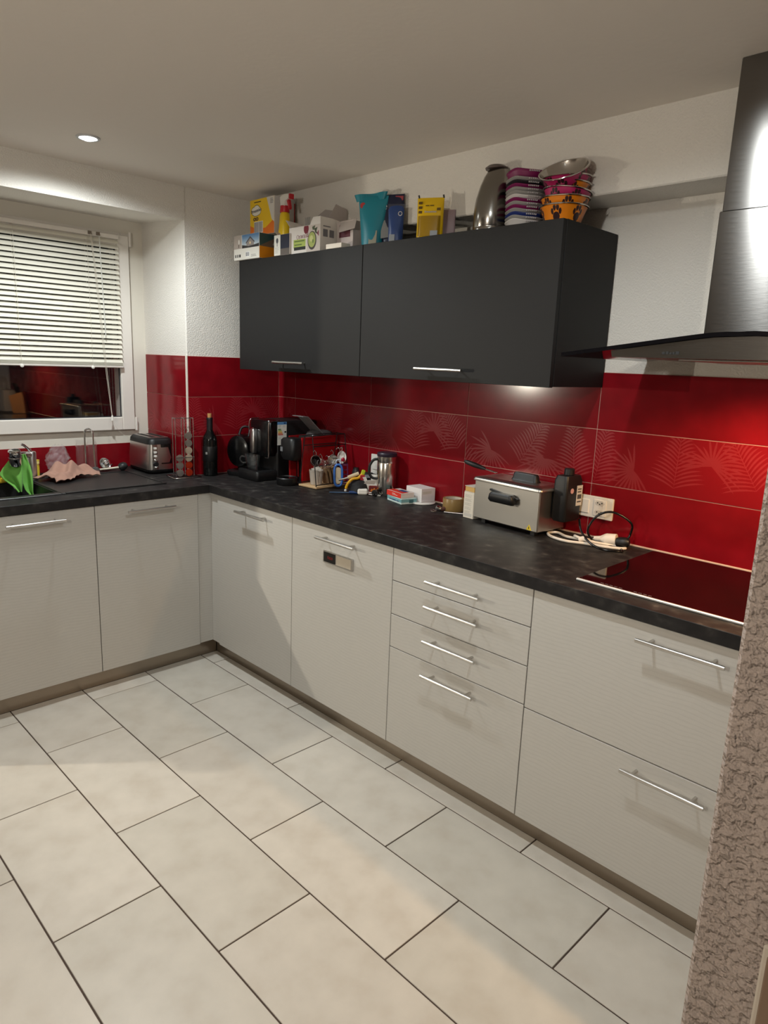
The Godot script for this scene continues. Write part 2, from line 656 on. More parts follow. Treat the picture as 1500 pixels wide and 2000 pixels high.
func counter_lamp(at: Vector3, tint: Color, energy: float) -> void:
	var t := thing("wall_lamp", "small wall lamp on a bracket beyond the far window jamb, outside the picture", "lamp", at)
	part(t, "bracket", boxes([[-0.03, 0.03, -0.03, 0.03, -0.18, -0.165], [-0.008, 0.008, -0.008, 0.008, -0.165, -0.03]], 0.002), chrome)
	var glow := mat("wall lamp glow", Color.WHITE, 0.4)
	glow.emission_enabled = true
	glow.emission = tint
	glow.emission_energy_multiplier = 5.0
	part(t, "bulb", lathe([[0.0, -0.03], [0.015, -0.027], [0.028, -0.01], [0.03, 0.0], [0.026, 0.015], [0.014, 0.027], [0.0, 0.03]], 24), glow)
	var l := SpotLight3D.new()
	l.name = "light"
	l.light_color = tint
	l.light_energy = energy
	l.spot_range = 8.0
	l.light_size = 0.01
	l.spot_angle = 40.0
	l.spot_angle_attenuation = 0.5
	l.basis = Basis.looking_at(Vector3(1.0, -0.32, 0.42))
	l.spot_attenuation = 2.0
	l.shadow_enabled = true
	t.add_child(l, true)

func _ready() -> void:
	# camera, air, lamps, exposure
	var cam := Camera3D.new()
	cam.name = "camera"
	cam.fov = 73.057
	cam.near = 0.02
	cam.far = 60.0
	cam.transform = Transform3D(Basis(Vector3(0.71289534, 0.03777836, 0.70025211), Vector3(0.12187734, 0.97667729, -0.17676927), Vector3(-0.69059839, 0.21136286, 0.69166437)), Vector3(-1.71073581, 1.4857065, 2.89959751))
	add_child(cam)
	cam.current = true
	var env := Environment.new()
	env.background_mode = Environment.BG_COLOR
	env.background_color = Color(0.012, 0.014, 0.02)
	env.tonemap_mode = Environment.TONE_MAPPER_LINEAR
	env.tonemap_exposure = 0.9
	env.sdfgi_enabled = true
	env.ssao_enabled = true
	env.ssil_enabled = true
	var we := WorldEnvironment.new()
	we.name = "environment"
	we.environment = env
	add_child(we)
	var warm := Color(1.0, 0.985, 0.945)
	var neutral := Color(0.965, 0.995, 1.0)
	ceiling_spot(Vector3(-0.56, 2.2555, 0.128), "lit recessed spotlight in the ceiling near the window, throwing a glow", neutral, 2.0, 84.0, 0.6)
	ceiling_spot(Vector3(-0.60, 2.2555, 1.95), "lit recessed spotlight in the ceiling in front of the long dark wall cupboards", neutral, 1.2, 85.0, 0.45)
	ceiling_spot(Vector3(-2.32, 2.2555, 1.72), "warm recessed spotlight in the ceiling over the open floor, outside the picture", warm, 0.75, 42.0, 0.05)
	pendant(Vector3(-2.75, 1.80, 2.35), warm, 1.55)
	counter_lamp(Vector3(-2.2, 1.404, -0.52), Color(1.0, 0.96, 0.88), 2.0)
	make_surfaces()
	build_shell()
	build_window()
	build_lower_units()
	build_upper_units()
	build_hood()
	build_sink_corner()
	build_coffee_corner()
	build_right_counter()
	build_cupboard_top()

# ---------------------------------------------------------------- the room
func shell(called: String, label: String, category: String) -> Node3D:
	var o := thing(called, label, category)
	o.set_meta("kind", "structure")
	return o

func build_shell() -> void:
	var fl := shell("floor", "floor of large beige tiles with dark brown joints in running bond", "floor")
	pspan(fl, "joint_bed", mat("dark joint", rgb(72, 58, 50), 0.9), -3.2, 0.7, -0.25, -0.0025, -0.9, 4.8, 0.0)
	var starts := [0.3701, 0.0694, 0.3752, 0.0716]
	for r in range(-6, 4):
		var x0 := -0.9294 + r * 0.2972
		var x1 := x0 + 0.2972
		if r == 3: x1 = 0.052
		var zs: float = starts[posmod(r, 4)] if r >= 0 else (0.0636 if posmod(r, 2) == 1 else 0.3690)
		var z := zs - 0.605
		var k := r + 20
		while z < 4.5:
			var a := maxf(z + 0.0024, -0.047)
			var b := minf(z + 0.605 - 0.0024, 4.58)
			k += 1
			if b - a > 0.01: pspan(fl, "tile", floor_tiles[(k * 7 + r * 3 + 60) % 3], x0 + 0.0024, x1 - (0.0024 if r < 3 else 0.0), -0.012, 0.0, a, b, 0.001)
			z += 0.605
	var ce := solo("ceiling", "smooth off-white ceiling", "ceiling", bx(3.9, 0.2, 5.6, 0.0), ceiling_white, Vector3(-1.25, 2.3555, 1.95))
	ce.set_meta("kind", "structure")

	var wr := shell("wall_right", "long rough plastered wall with red tile splashback behind the worktop", "wall")
	pspan(wr, "plaster", plaster, 0.600, 0.80, -0.25, 2.26, -0.95, 4.8, 0.0)
	var bm := span(0.4201, 0.602, 2.0317, 2.26, -0.275, 3.62, 0.004)
	solo("trim_1", "plastered beam under the ceiling above the wall cupboards", "beam", bm[0], plaster, bm[1]).set_meta("kind", "structure")
	var rows := [[0.884, 1.0819], [1.0819, 1.2799], [1.2799, 1.4809]]
	pspan(wr, "grout", grout, 0.5962, 0.6005, 0.86, 1.4809, -0.272, 3.5, 0.0)
	var zj := [-0.268, -0.1174, 0.4705, 1.0643, 1.661, 2.2562, 2.8514, 3.45]
	for r in 3:
		for k in zj.size() - 1:
			pspan(wr, "tile", tile_leaf[(k * 3 + 1) % 2] if r == 1 else tile_red, 0.594, 0.6, rows[r][0] + 0.0013, rows[r][1] - 0.0013, zj[k] + 0.0013, zj[k + 1] - 0.0013, 0.0008)

	var wb := shell("wall_back", "rough plastered wall beside and around the window with red tiles below", "wall")
	pspan(wb, "plaster", plaster, 0.041, 0.605, -0.25, 2.26, -0.95, -0.273, 0.004)
	pspan(wb, "grout", grout, 0.040, 0.596, 0.86, 1.4809, -0.2735, -0.2705, 0.0)
	pspan(wb, "grout", grout, 0.0385, 0.0415, 0.86, 1.4809, -0.70, -0.272, 0.0)
	for r in 3:
		pspan(wb, "tile", tile_leaf[1] if r == 1 else tile_red, 0.0445, 0.5935, rows[r][0] + 0.0013, rows[r][1] - 0.0013, -0.274, -0.268, 0.0008)
		pspan(wb, "tile", tile_leaf[0] if r == 1 else tile_red, 0.0358, 0.0418, rows[r][0] + 0.0013, rows[r][1] - 0.0013, -0.699, -0.277, 0.0008)
	pspan(wb, "corner_trim", mat("white trim", rgb(226, 218, 206), 0.35), 0.0352, 0.0438, 0.885, 1.4825, -0.2765, -0.2674, 0.001)
	# lintel over the recess, wall round the window, jamb on the far side
	part(wb, "lintel", prism([Vector2(-0.268, 2.109), Vector2(-0.268, 2.26), Vector2(-0.95, 2.26), Vector2(-0.95, 2.137), Vector2(-0.707, 2.137)], 3.25, "x"), plaster, Vector3(-1.58, 0, 0))
	var smooth := mat("smooth white render", rgb(216, 210, 198), 0.85)
	pspan(wb, "panel", smooth, -0.03, 0.045, 0.8, 2.14, -0.95, -0.707, 0.0)
	pspan(wb, "panel", smooth, -1.57, -0.03, 2.075, 2.14, -0.95, -0.707, 0.0)
	pspan(wb, "panel", smooth, -1.57, -0.03, -0.25, 1.095, -0.95, -0.707, 0.0)
	pspan(wb, "jamb", plaster, -1.605, -1.57, -0.25, 2.26, -0.95, -0.27, 0.004)
	pspan(wb, "panel", plaster, -3.2, -1.60, -0.25, 2.26, -0.95, -0.70, 0.0)
	pspan(wb, "grout", grout, -1.57, 0.04, 0.86, 1.012, -0.708, -0.704, 0.0)
	var xs := [-1.568, -1.17, -0.57, 0.035]
	for k in 3:
		pspan(wb, "tile", tile_red, xs[k] + 0.0013, xs[k + 1] - 0.0013, 0.885, 1.012, -0.7065, -0.7005, 0.0008)

	var wl := solo("wall_left", "plain plastered wall opposite the long worktop", "wall", bx(0.2, 2.6, 5.8, 0.0), mat("taupe paint", rgb(120, 110, 100), 0.9), Vector3(-3.1, 1.05, 1.9))
	wl.set_meta("kind", "structure")
	var wf := solo("wall_front", "plain plastered wall behind the camera", "wall", bx(4.0, 2.6, 0.2, 0.0), mat("taupe paint", rgb(120, 110, 100), 0.9), Vector3(-1.2, 1.05, 4.7))
	wf.set_meta("kind", "structure")
	var we := solo("wall_end", "plastered wall where the long worktop ends behind the near wall stub", "wall", bx(1.05, 2.5, 0.14, 0.0), plaster, Vector3(0.075, 1.005, 3.53))
	we.set_meta("kind", "structure")
	var wn := shell("wall_near", "near end of a wall stub in coarse beige plaster at the right edge of the picture", "wall")
	pspan(wn, "plaster", pillar_plaster, -0.75, -0.45, -0.02, 2.26, 2.6222, 3.61, 0.006)
	var pn := thing("wooden_panel", "brown wooden panel with a pale rim on the near wall stub, bottom right corner", "panel", Vector3(-0.753, 0, 0))
	pspan(pn, "rim", mat("pale rim", rgb(190, 178, 162), 0.7), -0.008, 0.002, 0.30, 0.728, 2.714, 2.95, 0.003)
	pspan(pn, "board", mat("brown board", rgb(122, 98, 78), 0.5), -0.014, -0.007, 0.308, 0.717, 2.7215, 2.942, 0.003)

# ---------------------------------------------------------------- window and blind
func build_window() -> void:
	var w := shell("window_1", "white plastic window with dark night panes above the sink", "window")
	w.position.z = -0.036
	var pv := mat("white frame plastic", rgb(224, 218, 210), 0.35)
	var pane := glassy("window pane", Color(0.01, 0.01, 0.015, 0.01), 0.0)
	part(w, "frame", boxes([[-1.56, -1.50, 1.09, 2.08, -0.80, -0.672], [-0.075, -0.03, 1.09, 2.08, -0.80, -0.672], [-1.50, -0.075, 2.03, 2.08, -0.80, -0.672], [-1.50, -0.075, 1.09, 1.13, -0.80, -0.672]], 0.003), pv)
	for s in [[-0.80, -0.043], [-1.555, -0.802]]:
		var x0: float = s[0]
		var x1: float = s[1]
		var sash := part(w, "sash", boxes([[x0, x0 + 0.067, 1.083, 2.063, -0.671, -0.645], [x1 - 0.067, x1, 1.083, 2.063, -0.671, -0.645], [x0 + 0.067, x1 - 0.067, 1.083, 1.152, -0.671, -0.645], [x0 + 0.067, x1 - 0.067, 1.996, 2.063, -0.671, -0.645]], 0.004), pv)
		var seal := mat("window gasket", rgb(40, 42, 48), 0.6)
		part(sash, "gasket", boxes([[x0 + 0.067, x0 + 0.071, 1.152, 1.996, -0.668, -0.660], [x1 - 0.071, x1 - 0.067, 1.152, 1.996, -0.668, -0.660], [x0 + 0.071, x1 - 0.071, 1.152, 1.156, -0.668, -0.660], [x0 + 0.071, x1 - 0.071, 1.992, 1.996, -0.668, -0.660]], 0.0005), seal)
		for z in [-0.664, -0.684]:
			part(sash, "pane", bx(x1 - x0 - 0.142, 0.836, 0.004, 0.0), pane, Vector3((x0 + x1) * 0.5, 1.574, z))
	for y in [1.115, 2.045]:
		part(w, "hinge", tube([Vector3(0, -0.035, 0), Vector3(0, 0.0, 0), Vector3(0, 0.035, 0)], 0.007, 12), pv, Vector3(-0.036, y, -0.648))
	var b := thing("venetian_blind", "white slatted blind lowered over most of the window above the sink", "blind", Vector3(0, 0, -0.036))
	var alu := mat("white slat", rgb(226, 222, 208), 0.35)
	part(b, "head_rail", bx(0.68, 0.02, 0.024, 0.002), pv, Vector3(-0.447, 2.045, -0.628))
	var outline := []
	for k in 7: outline.append(Vector2(-0.0125 + 0.025 * k / 6.0, 0.0016 * (1.0 - pow((k - 3) / 3.0, 2.0))))
	for k in 7: outline.append(Vector2(0.0125 - 0.025 * k / 6.0, 0.0016 * (1.0 - pow((k - 3) / 3.0, 2.0)) - 0.0005))
	var slat := prism(outline, 0.676, "x")
	for k in 25:
		var sag := 0.6 if k == 0 or k == 23 else 0.0
		part(b, "slat", slat, alu, Vector3(-0.446, 2.022 - k * 0.0242, -0.628), Vector3(51.0 + (2.0 * sin(k * 2.1)), 0, sag * 0.5))
	for k in 5: part(b, "slat", slat, alu, Vector3(-0.446, 1.4345 - k * 0.0035, -0.628), Vector3(12, 0, 0))
	part(b, "bottom_rail", bx(0.68, 0.011, 0.022, 0.003), pv, Vector3(-0.446, 1.412, -0.628))
	var cord := mat("blind cord", rgb(206, 198, 184), 0.8)
	for x in [-0.60, -0.268]:
		part(b, "ladder_cord", tubes([[Vector3(x, 2.035, -0.6115), Vector3(x, 1.72, -0.6115), Vector3(x, 1.408, -0.6135)], [Vector3(x, 2.035, -0.6405), Vector3(x, 1.408, -0.6395)]], 0.0008, 5), cord)
		part(b, "cord_button", lathe([[0.0, -0.004], [0.008, -0.003], [0.009, 0.0], [0.005, 0.004], [0.0, 0.005]], 14), white_plastic, Vector3(x, 1.408, -0.612), Vector3(80, 0, 0))
	for x in [-0.252, -0.212]: part(b, "bracket", boxes([[-0.009, 0.009, -0.008, 0.008, 0, 0.004], [-0.009, 0.009, -0.008, -0.003, 0.0, 0.01]], 0.001), mat("brown bracket", rgb(120, 108, 96), 0.5), Vector3(x, 2.046, -0.615))
	part(b, "pull_cord", tubes([curve([Vector3(-0.252, 2.04, -0.606), Vector3(-0.235, 1.8, -0.603), Vector3(-0.212, 1.45, -0.604), Vector3(-0.192, 1.22, -0.605), Vector3(-0.186, 1.165, -0.605)], 6), curve([Vector3(-0.249, 2.04, -0.604), Vector3(-0.228, 1.78, -0.601), Vector3(-0.205, 1.43, -0.602), Vector3(-0.188, 1.2, -0.603), Vector3(-0.185, 1.165, -0.603)], 6)], 0.0011, 6), cord)
	part(b, "tassel", lathe([[0.0, -0.014], [0.007, -0.013], [0.006, 0.005], [0.003, 0.014], [0.0, 0.015]], 14), white_plastic, Vector3(-0.186, 1.152, -0.603))
	part(b, "tilt_wand", tube([Vector3(-0.212, 2.035, -0.600), Vector3(-0.208, 1.8, -0.598), Vector3(-0.202, 1.56, -0.598)], 0.0028, 8), glassy("clear wand", Color(0.9, 0.9, 0.88, 0.45), 0.1))
	part(b, "loose_string", tube(curve([Vector3(-0.186, 1.143, -0.602), Vector3(-0.165, 1.10, -0.60), Vector3(-0.125, 1.06, -0.60), Vector3(-0.06, 1.04, -0.60), Vector3(0.02, 1.03, -0.58)], 6), 0.0008, 5), cord)

# ---------------------------------------------------------------- lower cupboards, worktop, plinth
func carcass(parent: Node3D, x0: float, x1: float, z0: float, z1: float, open_axis: String) -> void:
	var t := 0.016
	var y0 := 0.088
	var y1 := 0.838
	var list := []
	if open_axis == "x": list = [[x0, x1, y0, y1, z0, z0 + t], [x0, x1, y0, y1, z1 - t, z1], [x0, x1, y0, y0 + t, z0 + t, z1 - t], [x1 - t, x1, y0 + t, y1, z0 + t, z1 - t]]
	else: list = [[x0, x0 + t, y0, y1, z0, z1], [x1 - t, x1, y0, y1, z0, z1], [x0 + t, x1 - t, y0, y0 + t, z0, z1], [x0 + t, x1 - t, y0 + t, y1, z0, z0 + t]]
	part(parent, "body", boxes(list, 0.0), mat("cabinet body", rgb(70, 66, 62), 0.7))

func build_lower_units() -> void:
	var left := [[-0.556, -0.067, "light grey lower cupboard right of the sink, next to the inside corner"], [-1.045, -0.556, "light grey lower cupboard under the sink basin at the left edge"], [-1.534, -1.045, "light grey lower cupboard left of the sink, beyond the left edge"]]
	for e in left:
		var t := thing("base_cabinet", e[2], "cabinet", Vector3.ZERO, 0, "light grey lower cupboards")
		carcass(t, e[0] + 0.001, e[1] - 0.001, -0.58, -0.021, "z")
		var d := pspan(t, "door", front_grey, e[0] + 0.0016, e[1] - 0.0016, 0.0843, 0.8417, -0.019, 0.0, 0.001)
		bar_handle(d, Vector3(((e[0] + e[1]) * 0.5), 0.805, 0.035) - d.position, "x", Vector3(0, 0, 1), satin)
	var f := thing("filler_panel", "narrow light grey filler strips closing the inside corner of the lower cupboards", "panel")
	pspan(f, "strip", front_grey, -0.0655, 0.018, 0.086, 0.8417, -0.024, -0.006, 0.001)
	pspan(f, "strip", front_grey, 0.006, 0.024, 0.086, 0.8417, -0.005, 0.0612, 0.001)

	var t1 := thing("base_cabinet", "light grey lower cupboard nearest the corner on the long side", "cabinet", Vector3.ZERO, 0, "light grey lower cupboards")
	carcass(t1, 0.021, 0.58, 0.0636, 0.6468, "x")
	var d1 := pspan(t1, "door", front_grey, 0.0, 0.019, 0.0843, 0.8417, 0.0642, 0.6462, 0.001)
	bar_handle(d1, Vector3(-0.035, 0.803, 0.378) - d1.position, "z", Vector3(-1, 0, 0), satin)

	var dw := thing("dishwasher", "built-in dishwasher behind a light grey front with a small display panel", "dishwasher")
	carcass(dw, 0.021, 0.58, 0.6488, 1.2409, "x")
	var dd := pspan(dw, "door", front_grey, 0.0, 0.019, 0.0843, 0.8417, 0.6494, 1.2403, 0.001)
	bar_handle(dd, Vector3(-0.035, 0.803, 0.954) - dd.position, "z", Vector3(-1, 0, 0), satin)
	var pl := part(dw, "control_panel", prism(round_rect(0.174, 0.05, 0.006), 0.008), satin, Vector3(-0.003, 0.726, 0.947), Vector3(0, -90, 0))
	part(pl, "display", bx(0.07, 0.040, 0.002, 0.0004), gloss_black, Vector3(-0.047, 0, 0.0042))
	part(pl, "faceplate", bx(0.086, 0.038, 0.002, 0.0004), mat("beige metal", rgb(196, 186, 170), 0.45, 0.4), Vector3(0.036, 0, 0.0042))
	var red := mat("red digit", rgb(150, 20, 25), 0.5)
	red.emission_enabled = true
	red.emission = rgb(200, 20, 20)
	red.emission_energy_multiplier = 0.12
	part(pl, "display_digit", boxes([[-0.014, -0.011, -0.005, 0.006, 0, 0.0006], [-0.007, -0.001, -0.005, -0.003, 0, 0.0006], [-0.004, -0.002, -0.005, 0.005, 0, 0.0006], [0.002, 0.007, -0.005, -0.0035, 0, 0.0006], [0.003, 0.005, -0.003, 0.005, 0, 0.0006], [0.011, 0.0135, -0.005, 0.005, 0, 0.0006]], 0.0), red, Vector3(-0.042, 0, 0.0054))

	var dc := thing("drawer_cabinet", "light grey lower unit of four drawers in the middle of the long side", "cabinet")
	carcass(dc, 0.021, 0.58, 1.2429, 1.8293, "x")
	for e in [[0.7217, 0.8417, 0.769], [0.5951, 0.7217, 0.680], [0.4684, 0.5951, 0.555], [0.0843, 0.4684, 0.4278]]:
		var dr := pspan(dc, "drawer", front_grey, 0.0, 0.019, e[0] + 0.0016, e[1] - (0.0016 if e[1] < 0.84 else 0.0), 1.2435, 1.8287, 0.001)
		bar_handle(dr, Vector3(-0.035, e[2], 1.5415) - dr.position, "z", Vector3(-1, 0, 0), satin)
	var hc := thing("drawer_cabinet", "wide light grey lower unit of two deep drawers under the hob", "cabinet")
	carcass(hc, 0.021, 0.58, 1.8313, 2.729, "x")
	for e in [[0.461, 0.8417, 0.8015], [0.0843, 0.461, 0.422]]:
		var dr := pspan(hc, "drawer", front_grey, 0.0, 0.019, e[0] + (0.0018 if e[0] > 0.1 else 0.0), e[1] - (0.0018 if e[1] < 0.8 else 0.0), 1.8319, 2.7284, 0.001)
		bar_handle(dr, Vector3(-0.035, e[2], 2.281) - dr.position, "z", Vector3(-1, 0, 0), satin)
	var lc := thing("base_cabinet", "light grey lower cupboard at the far right end, hidden behind the near wall stub", "cabinet", Vector3.ZERO, 0, "light grey lower cupboards")
	carcass(lc, 0.021, 0.58, 2.731, 3.45, "x")
	var ld := pspan(lc, "door", front_grey, 0.0, 0.019, 0.0843, 0.8417, 2.7316, 3.4494, 0.001)
	bar_handle(ld, Vector3(-0.035, 0.803, 3.09) - ld.position, "z", Vector3(-1, 0, 0), satin)

	var plinth := mat("brushed plinth", rgb(150, 138, 124), 0.34, 0.85)
	plinth.roughness_texture = noise_tex(256, 0.03, FastNoiseLite.FRACTAL_FBM, 3, 61, [[0.0, Color(0.8, 0.8, 0.8)], [1.0, Color.WHITE]])
	world_map(plinth, Vector3(1, 30, 1))
	var pr := solo("plinth", "brushed metal plinth strip under the long row of lower cupboards", "plinth", bx(0.014, 0.083, 3.49, 0.001), plinth, Vector3(0.058, 0.0420, 1.698))
	pr.set_meta("group", "plinth strips")
	var pl2 := solo("plinth", "brushed metal plinth strip under the sink side cupboards", "plinth", bx(1.58, 0.083, 0.014, 0.001), plinth, Vector3(-0.741, 0.0420, -0.0545))
	pl2.set_meta("group", "plinth strips")

	var top := [[-0.012, 0.5935, 0.846, 0.884, -0.267, 3.455]]
	top += [[-1.568, -0.0121, 0.846, 0.884, -0.128, 0.012], [-1.568, -0.0121, 0.846, 0.884, -0.7, -0.535], [-0.632, -0.0121, 0.846, 0.884, -0.535, -0.128], [-1.568, -1.062, 0.846, 0.884, -0.535, -0.128], [-0.0122, 0.034, 0.846, 0.884, -0.7, -0.267]]
	var wt := thing("worktop", "dark grey stone-look worktop running round the corner", "worktop")
	part(wt, "slab", boxes(top, 0.0012), stone)
	pspan(wt, "seal", mat("beige sealant", rgb(196, 168, 150), 0.5), 0.587, 0.5936, 0.8835, 0.8905, -0.262, 3.44, 0.002)

	var hob := thing("induction_hob", "black glass induction hob with a bright steel front edge at the right", "hob")
	pspan(hob, "glass", mat("hob glass", rgb(8, 8, 9), 0.04), 0.073, 0.572, 0.8842, 0.8895, 1.929, 2.632, 0.001)
	pspan(hob, "front_trim", mat("hob trim", rgb(228, 226, 220), 0.42, 0.6), 0.064, 0.0728, 0.8842, 0.891, 1.927, 2.634, 0.002)
	var mark := mat("hob print", rgb(120, 110, 112), 0.4)
	for k in 9: part(hob, "touch_mark", bx(0.0025, 0.0003, 0.010, 0.0), mark, Vector3(0.085, 0.8896, 2.00 + k * 0.014 + (0.03 if k > 4 else 0.0)))

# ---------------------------------------------------------------- wall cupboards
func build_upper_units() -> void:
	for e in [[-0.1231, 0.7612, 0.317, "anthracite wall cupboard on the left, next to the window corner"], [0.7612, 1.6667, 1.214, "anthracite wall cupboard on the right, next to the extractor hood"]]:
		var t := thing("wall_cabinet", e[3], "cabinet", Vector3.ZERO, 0, "anthracite wall cupboards")
		pspan(t, "body", front_dark, 0.2702, 0.5925, 1.4285, 1.9394, e[0] + 0.0008, e[1] - 0.0008, 0.001)
		var d := pspan(t, "door", front_dark, 0.2492, 0.2682, 1.4262, 1.9385, e[0] + 0.0018, e[1] - 0.0018, 0.001)
		bar_handle(d, Vector3(0.2142, 1.468, e[2]) - d.position, "z", Vector3(-1, 0, 0), satin)

# ---------------------------------------------------------------- extractor hood
func build_hood() -> void:
	var h := thing("range_hood", "steel extractor hood with an arched black glass canopy above the hob", "hood")
	var zc := 2.32
	var topline := func(z: float) -> float: return 1.527 + 0.134 * (minf(z, 2 * zc - z) - 1.818)
	var up := []
	var down := []
	for k in 33:
		var z := 1.818 + 2.0 * (zc - 1.818) * k / 32.0
		var y: float = topline.call(z) - 0.010 * exp(-pow((z - zc) / 0.06, 2.0))
		up.append(Vector2(z, y + 0.005))
		down.push_front(Vector2(z, y - 0.0055))
	part(h, "canopy", prism(up + down, 0.54, "x"), mat("black hood glass", rgb(10, 10, 14), 0.06), Vector3(0.323, 0, 0))
	var outline := [Vector2(1.968, 1.5235), Vector2(2.672, 1.5235), Vector2(2.676, 1.53)]
	for k in range(16, -1, -1):
		var z := 1.964 + (2.676 - 1.964) * k / 16.0
		outline.append(Vector2(z, topline.call(z) - 0.0065 - 0.010 * exp(-pow((z - zc) / 0.06, 2.0))))
	part(h, "body", prism(outline, 0.53, "x"), steel, Vector3(0.327, 0, 0))
	part(h, "maker_mark", boxes([[-0.02, -0.012, -0.003, 0.003, 0, 0.0006], [-0.010, -0.003, -0.003, 0.004, 0, 0.0006], [-0.001, 0.005, -0.003, 0.002, 0, 0.0006], [0.007, 0.013, -0.003, 0.003, 0, 0.0006], [0.015, 0.024, -0.003, 0.0045, 0, 0.0006]], 0.0), mat("dark print", rgb(28, 28, 29), 0.7), Vector3(0.0616, 1.536, 2.125), Vector3(0, -90, 0))
	part(h, "filter", bx(0.40, 0.004, 0.40, 0.001), satin, Vector3(0.33, 1.521, zc))
	for s in [-0.02, 0.2]:
		var glow := mat("hood lamp glow", Color.WHITE, 0.4)
		glow.emission_enabled = true
		glow.emission = Color(1.0, 0.78, 0.5)
		glow.emission_energy_multiplier = 6.0
		part(h, "lamp", lathe([[0.0, -0.003], [0.026, -0.003], [0.03, 0.0], [0.0, 0.0]], 28), glow, Vector3(0.27, 1.5232, zc + s))
		var l := SpotLight3D.new()
		l.name = "light"
		l.light_color = Color(1.0, 0.80, 0.56)
		l.light_energy = 0.6
		l.spot_angle = 80.0
		l.spot_angle_attenuation = 0.5
		l.spot_attenuation = 2.0
		l.spot_range = 8.0
		l.light_size = 0.02
		l.shadow_enabled = true
		l.position = Vector3(0.27, 1.517, zc + s)
		l.rotation_degrees = Vector3(-90, 0, 0)
		h.add_child(l, true)
	var dsteel := mat("hood duct steel", rgb(124, 121, 118), 0.24, 1.0)
	dsteel.anisotropy_enabled = true
	dsteel.anisotropy = 0.95
	dsteel.roughness_texture = steel.roughness_texture
	world_map(dsteel, Vector3(1.2, 40, 1.2))
	turn_uv = true
	part(h, "duct", bx(0.362, 0.315, 2 * (zc - 2.136), 0.002), dsteel, Vector3(0.412, 1.7405, zc))
	part(h, "duct_sleeve", bx(0.356, 0.3575, 2 * (zc - 2.136) - 0.008, 0.002), dsteel, Vector3(0.415, 2.0765, zc))
	turn_uv = false

# ---------------------------------------------------------------- things round the sink and the window corner
func hang_cloth(edges: Array, folds: float) -> ArrayMesh:   # edges [y, left, right] from the foot up
	return sheet(16, 26, func(u: float, v: float) -> Vector3:
		var y: float = lerpf(edges[0][0], edges[-1][0], v)
		var k := 0
		while k < edges.size() - 2 and edges[k + 1][0] < y: k += 1
		var t := clampf((y - edges[k][0]) / (edges[k + 1][0] - edges[k][0]), 0, 1)
		var l: float = lerpf(edges[k][1], edges[k + 1][1], t)
		var r: float = lerpf(edges[k][2], edges[k + 1][2], t)
		return Vector3(lerpf(l, r, u), y, 0.010 * sin(u * folds * PI + 0.5) * (1.2 - v) + 0.004 * sin(u * 7.0 + v * 6.0)), 0.004)

func capsule_mesh() -> ArrayMesh:
	return lathe([[0.0, -0.014], [0.0085, -0.0135], [0.0115, -0.010], [0.0145, 0.008], [0.0152, 0.010], [0.0182, 0.0105], [0.0182, 0.0120], [0.0, 0.0128]], 20)

func jar_mesh() -> ArrayMesh:
	return lathe([[0.0, 0.001], [0.022, 0.0], [0.0255, 0.004], [0.026, 0.02], [0.026, 0.135], [0.0245, 0.144], [0.0215, 0.150], [0.0225, 0.153], [0.0225, 0.168], [0.0205, 0.169], [0.0200, 0.152], [0.0225, 0.143], [0.0242, 0.134], [0.0242, 0.02], [0.022, 0.006], [0.0, 0.005]], 32)

